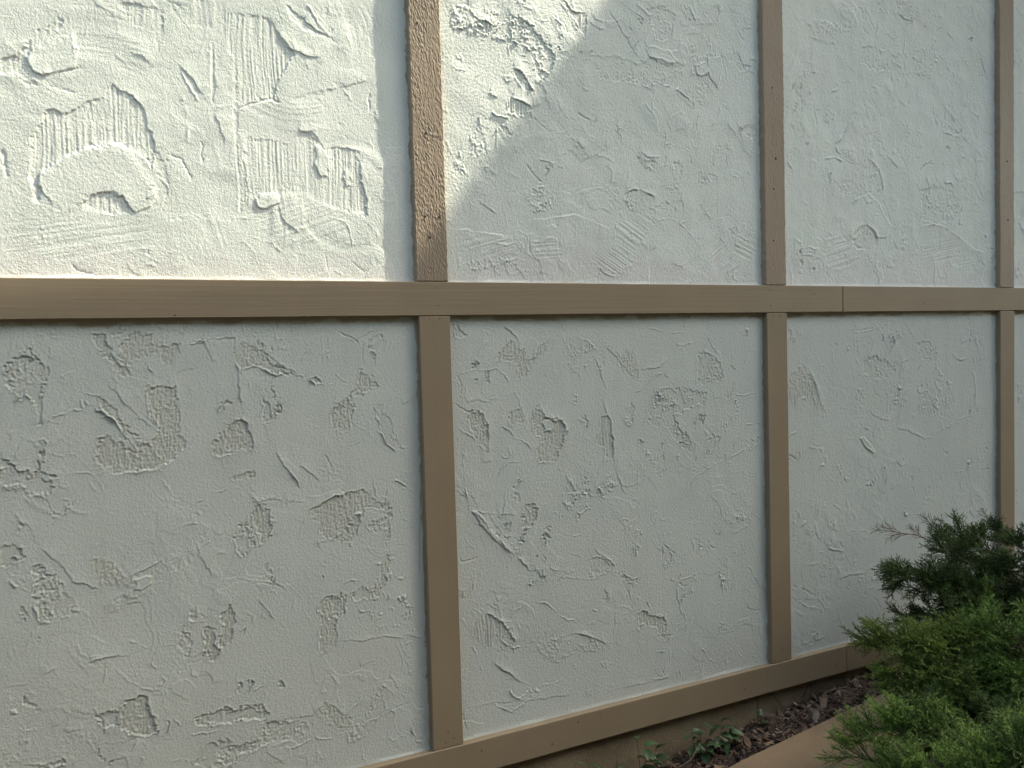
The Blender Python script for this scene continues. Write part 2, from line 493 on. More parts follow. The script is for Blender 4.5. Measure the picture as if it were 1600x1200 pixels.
R 1.3 1.8 -40,-89 -15,-111 18,-137 26,-149
S .9 16 104,-163 72,-137 46,-106 26,-77 7,-60 5,-71
R 1.2 1.7 -128,-147 -111,-131 -89,-121 -60,-114 -36,-113
R .8 1.6 -36,-113 -45,-95 -42,-89
G 1.4 1.4 -120,-72 -124,-143
H 1.5 r -206,-198 -192,-210 -174,-235 -154,-245 -132,-237 -131,-261 -105,-287 -113,-303 -130,-302 -156,-296 -173,-274 -210,-279
S 1.1 9 -210,-285 -193,-281 -169,-280 -150,-298 -126,-305 -115,-300
H 1.1 r -121,-308 -114,-332 -96,-349 -89,-333 -73,-321 -65,-306 -63,-320 -84,-341 -100,-351 -117,-340 -124,-322
R 1.0 1.4 -100,-351 -87,-344 -76,-328 -78,-313 -93,-308
S .8 14 -188,-329 -172,-357 -153,-371 -148,-406
H 1.6 d 300,30 326,31 346,10 373,-13 391,-29 415,-43 450,-61 443,-57 415,-53 378,-45 341,-32 317,-30 305,-39 291,-10
R 1.7 1.7 311,-36 326,-29 347,-31 372,-45 390,-52 412,-51
S 1.2 10 459,-61 437,-47 413,-35 388,-17 370,-2 343,18 321,33
S 1.4 40 301,-136 299,-70 296,-31 292,8 293,43 255,43
R 1.0 1.6 182,27 211,37 255,43 290,43
H 1.8 s 474,-66 485,-60 495,-66 504,-78 488,-78
R 1.6 1.2 474,-66 481,-75 493,-79 506,-79
H 1.7 d 300,-147 312,-165 322,-197 330,-233 312,-233 300,-227 273,-237 249,-242 230,-234 235,-206 251,-189 272,-169 291,-157
S 1.2 10 332,-233 325,-201 314,-171 300,-147
S -1.2 10 230,-240 250,-245 276,-238 300,-230
H 1.3 d 247,-137 254,-114 263,-109 281,-111 271,-122 259,-133
R 1.4 1.4 249,-139 251,-124 263,-112
H 1.3 r 345,-100 360,-108 371,-130 381,-153 373,-169 351,-174 349,-151 356,-130
S 1.0 10 348,-159 360,-184 371,-217 389,-237
R 1.1 1.3 389,-266 396,-283 416,-298 430,-322 442,-343
S .9 14 442,-343 421,-310 394,-270 371,-225
H 1.6 d 604,-44 619,-54 636,-75 652,-89 635,-98 620,-111 596,-113 579,-109 569,-125 588,-150 577,-166 576,-196 556,-204 526,-195 517,-162 531,-140 562,-118 590,-93 598,-70
R 1.1 1.3 583,-108 600,-104 617,-108
R 1.2 1.4 576,-196 597,-180 620,-178 639,-176
H 1.5 r 647,-133 661,-144 677,-172 690,-207 703,-245 720,-269 699,-266 668,-239 655,-215 646,-178 640,-153
R 1.7 1.5 638,-149 649,-179 653,-213 664,-239 681,-254 699,-272
H 1.1 r 627,24 654,49 675,42 670,6 649,-2 625,13
G 1.4 2 552,52 577,40 593,30 604,15
G 1.0 1.4 613,24 611,-42
H 1.6 d 454,-400 486,-387 528,-371 567,-362 596,-360 621,-381 641,-400 664,-406 676,-397 670,-479 657,-529 652,-477 654,-426 637,-414 606,-410 588,-432 586,-469 562,-492 535,-496 515,-480 490,-473 480,-445 468,-418
S 1.2 14 629,-384 596,-360 567,-362 528,-371 486,-387 454,-400
C 2.0 544,-380 588,-418 582,-502 540,-490 515,-468 559,-440
H 1.2 r 609,-458 654,-436 664,-447 653,-467 626,-480
R 1.1 1.4 668,-338 666,-376 659,-399 646,-399 635,-381 630,-329
R 1.4 1.4 671,-335 701,-348 727,-372 745,-384
G 1.3 2 499,-259 510,-277 519,-297
H 1.4 d 324,-375 340,-364 358,-385 364,-422 358,-459 336,-469 328,-433 317,-397
H 1.4 r 280,-418 302,-404 310,-434 318,-467 304,-494 283,-491 272,-461
H 1.1 d 270,-291 297,-290 319,-279 324,-296 321,-308 297,-303 276,-304
R 1.0 1.4 234,-334 257,-325 284,-323 302,-331
S .8 18 313,-347 331,-365 342,-390
S 1.2 16 216,-540 211,-515 192,-482 184,-449
R 1.0 1.4 134,-427 132,-409 164,-400 210,-398
C 1.3 168,-370 208,-375 218,-423 197,-451 171,-432
R 1.0 1.4 151,-353 180,-356 209,-341
H 1.3 d 484,-630 513,-630 536,-622 549,-649 531,-680 513,-702 515,-745 496,-761 470,-786 468,-749 480,-688 475,-654
C 2.0 489,-639 535,-627 545,-665 520,-703 482,-697
C 1.3 635,-560 667,-548 704,-622 731,-679 724,-722 660,-745 608,-736 606,-693 645,-682
H .8 d 650,-549 671,-534 658,-598 628,-654 608,-642 634,-603
H 1.3 r 556,-644 570,-622 591,-614 611,-635 618,-647 597,-650 569,-652
R 1.4 1.6 564,-662 585,-682 610,-685 614,-711
G 1.2 1.6 348,-556 366,-574 381,-587
R 1.0 1.4 321,-599 342,-631 362,-664 384,-684 392,-705
H 1.3 d -43,-452 -17,-453 6,-474 26,-504 22,-521 -4,-517 -22,-505 -37,-482
H 1.3 s 28,-520 55,-496 87,-491 107,-479 103,-497 94,-521 79,-539 56,-553 38,-560 21,-548 10,-561 6,-581 -15,-581 -19,-562 5,-545 27,-541
S 1.2 10 28,-520 55,-497 87,-491 105,-476
P 1.2 50,-515 72,-507 86,-512 82,-530 62,-548 46,-540
H 1.4 r -150,-449 -137,-447 -131,-477 -111,-483 -100,-507 -76,-547 -62,-571 -85,-578 -118,-577 -138,-583 -147,-601 -152,-563 -158,-522 -152,-484
S .9 22 -20,-523 -46,-513 -81,-499 -98,-465 -124,-435 -136,-422 -148,-423
R 1.0 1.5 -81,-499 -52,-510 -23,-526
R 1.5 1.8 -163,-527 -155,-556 -149,-586 -145,-608
H 1.3 r -216,-404 -189,-400 -166,-423 -171,-434 -190,-431 -181,-447 -218,-444
R 1.4 2 -218,-457 -204,-466 -200,-484 -186,-498
H 1.3 r 128,-642 145,-639 160,-676 161,-732 150,-721 137,-687
S 1.0 20 162,-773 160,-742
H 1.2 s 162,-633 166,-605 174,-597 180,-617 176,-638
R 1.2 1.2 163,-614 165,-636 176,-640
G 1.1 1.5 174,-597 180,-617 197,-632
H 1.2 d 199,-647 218,-666 218,-702 232,-721 210,-745 193,-723 195,-685
H .9 d 234,-632 260,-610 267,-651 257,-689 238,-717 224,-699 231,-668
S 1.3 26 -67,-701 -54,-693 -38,-687 -14,-686 33,-690 53,-687 70,-681
R 1.2 2 70,-681 54,-672 30,-656
S 1.0 22 -230,-714 -216,-714 -182,-714 -161,-699 -129,-696 -116,-690
R .9 1.6 -232,-743 -196,-750 -176,-744 -163,-729
P 1.3 -213,-765 -201,-767 -201,-778 -212,-777
H 1.5 d 5,-804 28,-794 56,-788 67,-821 76,-854 80,-889 61,-890 24,-879 4,-865
S 1.2 10 77,-863 69,-828 57,-790
H 1.2 r -47,-817 -31,-812 -9,-806 -2,-827 -4,-851 -27,-848 -39,-834
R .8 1.8 17,-728 23,-748 52,-773 90,-786 103,-764 90,-737 63,-707
S .9 16 -140,-825 -119,-818 -95,-794 -74,-790
C 1.3 -186,-806 -159,-812 -163,-834 -180,-830
H 1.3 r -237,-860 -221,-870 -202,-889 -181,-901 -153,-907 -128,-904 -107,-898 -111,-912 -154,-927 -240,-908
R 1.6 1.6 145,-909 185,-911 229,-915
H 1.2 r 157,-882 190,-870 224,-856 265,-868 307,-868 329,-879 335,-907 313,-915 278,-900 245,-899 215,-902 174,-892
S 1.6 22 486,-900 465,-916 445,-928 384,-923 330,-915
H 1.4 d 479,-906 498,-917 524,-946 547,-963 536,-983 506,-979 487,-958 474,-932
S 1.3 12 551,-966 528,-947 505,-918 485,-905
H 1.3 r 327,-918 383,-928 438,-937 441,-956 417,-972 378,-976 334,-975 303,-981 257,-989 226,-1003 197,-971 207,-948 257,-966 298,-957 320,-946
R 1.3 1.8 364,-1004 400,-1001 429,-992 449,-986 475,-998 502,-996 521,-1017 527,-1043
H 1.1 r 585,-977 600,-929 623,-882 637,-892 638,-955 616,-988 576,-1013 536,-1028 529,-1002 557,-985
C 1.6 623,-885 646,-883 645,-960 620,-961
R .8 1.6 590,-978 634,-971 670,-958
G 1.0 1.6 663,-957 707,-952
R 1.1 1.6 569,-1063 594,-1104
S 1.0 14 518,-752 538,-749 581,-760 642,-759 713,-778
C 1.3 460,-835 484,-850 508,-828 492,-875 467,-878
R .9 1.4 301,-834 325,-823 332,-805
C 1.2 327,-766 358,-761 360,-789 334,-789
H .8 r 153,-983 199,-939 243,-947 272,-981 226,-1010 181,-1006
G 1.2 2.4 759,-368 755,-507 747,-646
R 1.4 3 705,-1008 721,-1057 743,-1080
H 1.4 d 1031,17 1047,24 1071,-4 1087,-6 1086,-36 1115,-33 1137,-6 1168,27 1171,3 1141,-26 1106,-55 1097,-84 1068,-90 1061,-49 1025,-41 997,-33 1014,-4
S 1.3 12 1087,-10 1071,-6 1064,27 1044,46 1018,64
S 1.2 10 1172,29 1142,0 1120,-33 1090,-39
R .9 1.4 991,-40 1025,-30 1056,-31
H 1.3 s 874,68 884,66 895,48 908,41 898,27 873,34
H 1.3 r 1227,16 1258,23 1307,14 1326,-13 1283,-23 1261,-37 1246,-94 1235,-37
C 1.0 1258,0 1313,7 1323,-39 1288,-76 1256,-66
S .9 16 1366,-141 1344,-98 1332,-59 1319,-30
H 1.4 d 901,-170 926,-177 951,-180 963,-222 964,-265 961,-301 946,-278 923,-248 909,-211
S 1.2 10 965,-298 964,-265 962,-208 947,-180
G 1.4 1.8 865,-148 887,-164 908,-177
R 1.4 1.6 863,-208 889,-228 916,-244 934,-267 953,-290
H 1.4 d 1031,-179 1057,-174 1077,-197 1081,-208 1052,-221 1032,-216
S 1.1 8 1089,-209 1073,-187 1062,-150 1043,-122
H 1.6 d 1111,-180 1128,-167 1136,-193 1161,-202 1190,-215 1208,-220 1215,-254 1197,-298 1174,-338 1127,-338 1111,-299 1133,-275 1105,-232
S 1.7 14 1215,-262 1212,-232 1199,-216 1177,-218 1148,-201 1132,-182 1128,-167
R 1.1 1.3 1123,-337 1153,-334 1178,-338
P 1.0 1135,-219 1165,-210 1177,-237 1168,-251 1147,-246
H 1.3 c 1336,-217 1359,-210 1377,-235 1377,-293 1378,-344 1360,-350 1349,-311 1316,-296 1330,-263
S 1.3 22 1436,-468 1413,-449 1395,-408 1382,-368 1377,-313 1374,-254 1355,-195 1342,-155
R .9 1.6 1436,-468 1460,-450 1504,-407
H 1.3 d 1073,-455 1099,-447 1115,-471 1109,-500 1088,-522 1067,-518 1068,-488
S 1.1 8 1114,-490 1111,-463 1099,-447
R 1.2 1.5 875,-68 916,-62 965,-60 996,-58 1024,-81 1039,-111
G 1.2 1.6 877,-71 886,-96 887,-128
S 1.0 14 969,-154 938,-145 913,-147 899,-154
R 1.1 1.4 990,-373 1003,-338 1028,-325 1061,-328 1107,-302
R 1.1 1.5 990,-209 1031,-234 1059,-262 1091,-279 1107,-302
H 1.5 d 1365,-2 1379,1 1396,-22 1419,-35 1443,-20 1466,-48 1479,-72 1479,-103 1450,-102 1423,-70 1391,-34
S 1.1 10 1474,-107 1446,-92 1414,-54 1380,-22 1360,-2
S 1.4 12 1484,-80 1527,-78 1561,-71 1591,-52
R .8 1.5 1511,49 1564,41 1608,32 1661,33 1652,72
G 1.1 1.8 1652,74 1654,51 1661,35
H 1.1 r 1535,-149 1579,-140 1654,-143 1730,-163 1751,-177 1724,-200 1665,-213 1607,-230 1631,-268 1675,-316 1680,-353 1644,-334 1605,-294 1567,-255 1527,-261 1509,-224 1519,-192
C 1.3 1530,-145 1629,-146 1757,-160 1745,-197 1628,-195 1572,-228 1528,-235
H 1.3 r 1444,-165 1457,-201 1456,-230 1446,-249 1428,-238 1426,-211 1438,-190
R 1.4 1.5 1424,-218 1432,-242 1446,-251
H 1.1 r 1708,-23 1746,-36 1791,-46 1811,-107 1789,-133 1747,-131 1700,-137 1701,-82
S 1.3 10 1815,-126 1801,-79 1780,-50 1746,-36 1723,-21
G 1.3 1.8 1745,13 1765,-12 1780,-37
C 1.3 1842,-156 1863,-187 1889,-226 1862,-220 1835,-192
C 1.2 1602,-229 1646,-277 1680,-316 1675,-347 1625,-312
R 1.2 1.5 1522,-97 1544,-98 1568,-93 1580,-112
G 1.6 2 1571,-93 1585,-112
R .9 1.5 1571,-93 1531,-109 1494,-134 1458,-154
R 1.2 1.8 1756,-401 1804,-389 1859,-372 1908,-353
R 1.1 1.8 1667,-459 1699,-425 1735,-412 1762,-398
R 1.1 1.4 1485,-397 1512,-379 1544,-370
C 1.2 1487,-322 1562,-328 1578,-410 1523,-415
C 1.2 1630,-313 1649,-375 1627,-424 1596,-452 1618,-383
R 1.1 1.5 1863,-174 1904,-180 1945,-172
R 1.2 2 1904,-280 1929,-275 1966,-274
H 1.2 s 1909,-329 1942,-328 1965,-321 1964,-342 1919,-360
P 1.6 907,-447 920,-453 943,-481 979,-532 1028,-583 1024,-590 969,-538 927,-486
S 1.4 14 1040,-603 1008,-569 969,-520 935,-476 916,-452
R 1.0 1.3 913,-445 936,-462 971,-466 1001,-480
H 1.2 s 889,-413 906,-408 919,-420 909,-433 894,-432
R .9 1.5 884,-274 889,-345 890,-417
C 1.6 1211,-404 1234,-435 1257,-399 1286,-402 1302,-471 1254,-494 1222,-481 1182,-501 1161,-484 1196,-459
S 1.0 12 1247,-379 1241,-432 1224,-399 1207,-379
C 1.4 1324,-425 1381,-401 1385,-431 1352,-466 1324,-473
R 1.0 1.3 1228,-476 1250,-500 1299,-484
S 1.6 16 1121,-677 1109,-650 1084,-647 1064,-625 1040,-596
C 1.7 1071,-660 1108,-675 1125,-696 1132,-735 1102,-740 1078,-708
R 1.0 1.6 976,-811 1001,-779 1039,-748 1077,-739
R 1.2 1.7 1102,-743 1132,-748 1161,-772 1190,-802 1240,-824
H 1.2 r 1302,-632 1338,-645 1374,-677 1362,-687 1305,-687 1282,-695 1287,-663
S 1.1 10 1379,-678 1351,-650 1325,-631 1296,-612
R 1.0 1.5 1172,-675 1227,-689 1293,-703 1327,-694 1362,-680
H 1.3 c 861,-661 878,-667 906,-657 921,-666 901,-681 870,-694 862,-682
G 1.2 2 864,-571 873,-591 896,-590 924,-580
H 1.2 c 934,-741 972,-764 1001,-793 1020,-823 1032,-847 990,-832 964,-813 949,-852 916,-819 893,-793 912,-763
S 1.7 18 1040,-856 1020,-830 991,-781 958,-756 934,-740
R 1.5 1.7 970,-806 989,-836 1019,-860 1050,-862
S 1.1 14 978,-756 985,-780 980,-747 953,-724 933,-721
H 1.4 r 1052,-863 1090,-855 1125,-838 1163,-849 1210,-873 1246,-864 1288,-872 1333,-900 1344,-921 1316,-920 1280,-925 1242,-902 1209,-919 1169,-931 1143,-922 1102,-891
S 1.6 12 1344,-914 1313,-892 1272,-873 1244,-860 1211,-854
R 1.1 1.4 884,-835 900,-837 914,-873 925,-921
S 1.6 14 1047,-970 1017,-940 987,-917 954,-888
R 1.2 1.8 938,-985 963,-1016 1009,-1045 1045,-1034 1081,-1019 1115,-1015
R 1.8 2 1009,-976 1017,-1000 1039,-1014 1052,-1009 1073,-995
C 1.0 1061,-988 1109,-995 1081,-1015 1052,-1013
H 1.3 s 1325,-957 1366,-973 1342,-977 1355,-1011 1333,-983 1311,-966
S 1.1 16 1345,-1053 1422,-1059 1507,-1058 1594,-1058
S 1.0 18 859,-1008 934,-1006 1076,-1026 1227,-1041
G 1.4 1.6 859,-1011 862,-1036 872,-1069
H 1.3 r 1392,-688 1411,-702 1429,-725 1453,-725 1477,-716 1457,-737 1431,-749 1418,-781 1405,-739
R 1.3 1.6 1401,-697 1424,-716 1448,-726 1475,-714
G 1.4 2 1409,-746 1423,-764 1429,-793
C 1.4 1420,-523 1471,-559 1482,-601 1457,-653 1431,-634 1447,-586 1424,-563
C 1.3 1541,-673 1585,-696 1604,-750 1583,-773 1563,-805 1549,-751
G 1.4 1.8 1557,-630 1581,-654 1606,-670
C 1.3 1681,-601 1714,-630 1718,-698 1687,-689
G 1.2 1.8 1730,-637 1750,-669 1777,-672
S 1.1 10 1624,-877 1617,-834 1608,-812 1604,-770
H 1.3 d 1455,-833 1479,-831 1507,-851 1556,-867 1571,-890 1560,-921 1585,-930 1559,-950 1550,-936 1531,-903 1492,-868 1475,-871 1458,-888
S 1.3 10 1571,-890 1551,-866 1512,-853 1484,-832 1450,-833
R 1.1 1.6 1495,-958 1534,-970 1583,-979
R 1.1 1.6 1610,-916 1641,-900 1672,-879
H 1.2 r 1784,-703 1811,-702 1824,-740 1808,-834 1821,-868 1790,-810 1780,-745
R 1.0 1.6 1850,-759 1889,-739 1919,-765 1960,-836
R 1.1 1.6 1879,-699 1921,-674 1958,-644
C 1.2 1828,-539 1909,-569 1942,-627 1894,-632 1848,-594
C 1.0 1745,-898 1793,-927 1874,-952 1860,-960 1779,-946
R 1.1 1.6 1913,-1057 1955,-1081
R 1.1 1.6 1850,-1030 1877,-1061
C 1.0 1895,-1010 1942,-1026 1950,-1053 1905,-1041
R 1.0 1.6 1762,-869 1795,-832 1790,-778
R .9 1.6 1698,-984 1732,-1033 1763,-1050
G 1.2 2 1953,-905 1930,-906 1889,-890
C 1.2 1243,-122 1265,-132 1252,-179 1231,-159
H 1.4 d 2091,-124 2133,-104 2172,-88 2189,-120 2213,-152 2236,-202 2251,-238 2272,-262 2250,-270 2223,-253 2206,-214 2164,-198 2116,-222 2090,-203
S 1.2 10 2254,-248 2230,-184 2207,-138 2178,-93
R 1.3 1.6 2116,-224 2146,-206 2182,-199
H 1.5 s 2094,41 2109,32 2117,17 2103,2 2094,-3
R 1.6 2 2399,20 2460,22 2513,30 2553,43 2593,54
G 1.3 1.6 2412,25 2460,26 2519,37
C 1.7 2526,11 2586,43 2661,42 2682,8 2626,-21 2559,-3
G .9 1.6 2418,6 2420,-39 2426,-74
R 1.1 1.6 2325,-89 2350,-53 2382,-41 2417,-26
C 1.5 2323,1 2380,9 2395,-39 2338,-60
H .9 r 2452,-86 2508,-67 2575,-90 2625,-123 2557,-153 2477,-159 2452,-130
C 1.5 2409,-165 2457,-190 2450,-259 2408,-266 2418,-211
S 1.1 12 2596,-310 2555,-303 2509,-286 2482,-261
P 1.0 2432,-362 2455,-357 2487,-389 2520,-420 2500,-421 2461,-399
R 1.2 1.6 2435,-360 2461,-390 2494,-416 2520,-423
R 1.2 1.6 2179,-370 2218,-380 2257,-401
G 1.4 2 2089,-391 2113,-404 2130,-417
C 1.5 2239,-415 2288,-412 2269,-452 2232,-448
C 1.4 2310,-428 2350,-454 2356,-494 2319,-479
C 2.0 2597,-178 2666,-177 2686,-249 2623,-269 2590,-239
H 1.1 r 2738,-21 2784,-18 2838,-38 2867,-58 2852,-112 2892,-157 2873,-174 2822,-147 2830,-99 2765,-85
S 1.5 12 2941,-70 2963,-93 2997,-102 3039,-88
H .9 r 2750,-224 2836,-196 2928,-201 2954,-264 2872,-309 2781,-303 2746,-264
S 1.5 10 2807,-224 2786,-206 2757,-219 2736,-199
R 1.7 1.8 2762,-384 2813,-388 2849,-368 2908,-355 2954,-329
R 1.0 1.6 2954,-329 3003,-322 3069,-316
S 1.1 12 2780,-388 2720,-367 2685,-350 2623,-341
C 1.3 3006,-473 3060,-467 3052,-527 2998,-530
R 1.2 1.6 2952,-533 3005,-533 3044,-521
S 1.1 10 3043,-131 3069,-169 3077,-220 3069,-296
R 1.2 1.8 3160,-173 3188,-169
R 1.2 1.6 3091,-429 3139,-430
R 1.2 1.6 3114,-533 3170,-535
R .9 1.6 3124,-273 3119,-349 3111,-400
C 1.4 2098,-591 2127,-576 2175,-611 2198,-670 2155,-691 2107,-692
S 1.2 10 2259,-718 2222,-696 2204,-644
R 2.2 2.6 2264,-740 2305,-750 2352,-761
G 1.3 1.8 2324,-727 2340,-745 2352,-756
S 1.0 12 2403,-831 2377,-808 2352,-770
R 1.1 1.5 2396,-816 2416,-795 2433,-779
R 1.2 1.5 2212,-744 2258,-755 2282,-776 2288,-807 2257,-837
S 1.4 14 2521,-857 2481,-840 2448,-858 2383,-849 2325,-861
C 1.6 2383,-856 2481,-866 2568,-895 2554,-929 2447,-898
G 1.4 2 2102,-847 2128,-862
G 1.5 2 2140,-862 2170,-880 2209,-902
G 1.3 1.8 2490,-950 2520,-976 2533,-1002
R 1.2 1.6 2104,-886 2133,-908 2169,-932 2236,-952
C 1.3 2292,-969 2317,-973 2323,-1004 2298,-1000
C 1.5 2459,-511 2526,-503 2518,-549 2472,-559
C 1.3 2654,-642 2724,-614 2796,-634 2688,-707 2695,-727
R 1.0 1.5 2424,-698 2450,-697 2476,-707
C 1.2 2243,-562 2267,-565 2273,-600 2248,-590
R .9 1.5 2136,-774 2172,-784 2220,-786
S 1.1 18 2131,-1066 2191,-1059 2247,-1055
C 1.5 2331,-480 2382,-489 2372,-518 2340,-508
R 1.3 1.6 2981,-717 3020,-696 3078,-690
C 1.2 2873,-174 2947,-164 2940,-189 2891,-199
C 1.4 3318,-206 3385,-183 3385,-314 3326,-311
G 1.3 2 3322,-350 3385,-362
C 1.3 3325,-626 3384,-605 3384,-685 3333,-693'''
# ------------------------------------------------------------------ the house wall
X1, SP, WB = 0.7614, 1.22, 0.0885           # first visible post, spacing, board width
ZT, ZB, ZBT, ZBB = 0.1821, 0.0915, -1.0939, -1.187
TB = 0.020                                  # how far boards stand proud
wall = empty('house_wall', (1.5, 0, -1.3), 'off white trowelled stucco house wall framed by brown painted boards', 'wall')

FE = []
for ln in FEATS.strip().splitlines():
    p = ln.split()
    k = [q for q in p if ',' not in q]
    pts = np.array([[float(a) for a in q.split(',')] for q in p if ',' in q])/1000.0
    FE.append((k, pts))

def poly_sd(px, pz, P):
    """signed distance, negative inside"""
    d = np.full(px.shape, 1e9, np.float32); inside = np.zeros(px.shape, bool)
    n = len(P)
    for i in range(n):
        ax, az = P[i]; bx, bz = P[(i+1) % n]
        ex, ez = bx-ax, bz-az
        L = ex*ex+ez*ez+1e-12
        t = np.clip(((px-ax)*ex+(pz-az)*ez)/L, 0, 1)
        dx = px-ax-t*ex; dz = pz-az-t*ez
        d = np.minimum(d, dx*dx+dz*dz)
        c = ((az > pz) != (bz > pz)) & (px < (bx-ax)*(pz-az)/(bz-az+1e-12)+ax)
        inside ^= c
    d = np.sqrt(d)
    return np.where(inside, -d, d)

def line_sd(px, pz, P):
    """distance, side (+1 left), param 0..1"""
    d = np.full(px.shape, 1e9, np.float32); s = np.zeros(px.shape, np.float32); tt = np.zeros(px.shape, np.float32)
    seg = np.hypot(*(P[1:]-P[:-1]).T); cum = np.r_[0, np.cumsum(seg)]; tot = cum[-1]
    for i in range(len(P)-1):
        ax, az = P[i]; bx, bz = P[i+1]
        ex, ez = bx-ax, bz-az; L = ex*ex+ez*ez+1e-12
        t = np.clip(((px-ax)*ex+(pz-az)*ez)/L, 0, 1)
        dx = px-ax-t*ex; dz = pz-az-t*ez
        q = dx*dx+dz*dz; m = q < d
        d = np.where(m, q, d); s = np.where(m, np.sign(ex*(pz-az)-ez*(px-ax)), s)
        tt = np.where(m, (cum[i]+t*seg[i])/tot, tt)
    return np.sqrt(d), s, tt

def comb(X, Z):
    w = vn(X, Z, .05, .12, 5)*.004
    g = vn(X+w, Z, .0030, .110, 6) + .6*vn(X+w, Z, .0052, .09, 7)
    return .55*g + .30*vn(X, Z, .0036, .0045, 8)
def roughc(X, Z):
    k = .6+.6*vn(X, Z, .022, None, 12)
    return k*(.85*np.clip(vn(X, Z, .0085, None, 9)-.15, 0, 1) + .42*vn(X, Z, .0044, None, 10) + .30*np.abs(vn(X+Z*.4, Z, .0050, .014, 11)))

def extra_strokes(x0, x1, z0, z1, lit, upper):
    """smaller trowel marks between the big ones"""
    rr = random.Random(int((x0+9)*1000)+(5 if upper else 0))
    out = []
    def arc(px, pz, L, an, curv, n=6):
        P = []; x, z = px, pz
        for q in range(n):
            P.append((x, z)); x += math.cos(an)*L/n; z += math.sin(an)*L/n; an += curv/n+rr.gauss(0, .12)
        return np.array(P)
    W, Hh = x1-x0, z1-z0
    def pos(): return x0+.03+rr.random()*(W-.06), z0+.03+rr.random()*(Hh-.06)
    nA, nS, nH = (16, 12, 6) if lit else ((70, 55, 34) if upper else (52, 38, 40))
    for _ in range(nA):
        x, z = pos(); L = rr.uniform(.06, .20) if lit else rr.uniform(.025, .11)
        out.append((['R', '%.2f' % rr.uniform(.5, 1.1), '%.2f' % rr.uniform(1.2, 2.0 if not lit else 3.5)], arc(x, z, L, rr.uniform(0, 6.28), rr.gauss(0, 1.1))))
    for _ in range(nS):
        x, z = pos(); L = rr.uniform(.03, .10) if not lit else rr.uniform(.05, .15)
        an = rr.choice((rr.gauss(-.7, .5), rr.gauss(-.7, .5), rr.gauss(.4, .5)))
        out.append((['S', '%.2f' % rr.uniform(.5, 1.2), '%.1f' % rr.uniform(6, 22)], arc(x, z, L, an, rr.gauss(0, .9))))
    for _ in range(nH):
        x, z = pos()
        for c in range(rr.choice((1, 2, 3))):
            cx_, cz_ = x+rr.gauss(0, .012), z+rr.gauss(0, .028)
            a_, b_ = rr.uniform(.003, .010), rr.uniform(.006, .022); t0 = rr.gauss(0, .5)
            P = []
            for q in range(8):
                th = q*math.pi/4; r_ = rr.uniform(.5, 1.2)
                u, v = a_*r_*math.cos(th), b_*r_*math.sin(th)
                P.append((cx_+u*math.cos(t0)-v*math.sin(t0), cz_+u*math.sin(t0)+v*math.cos(t0)))
            out.append((['H', '%.2f' % rr.uniform(.9, 1.5), rr.choice('rrd')], np.array(P)))
    return out

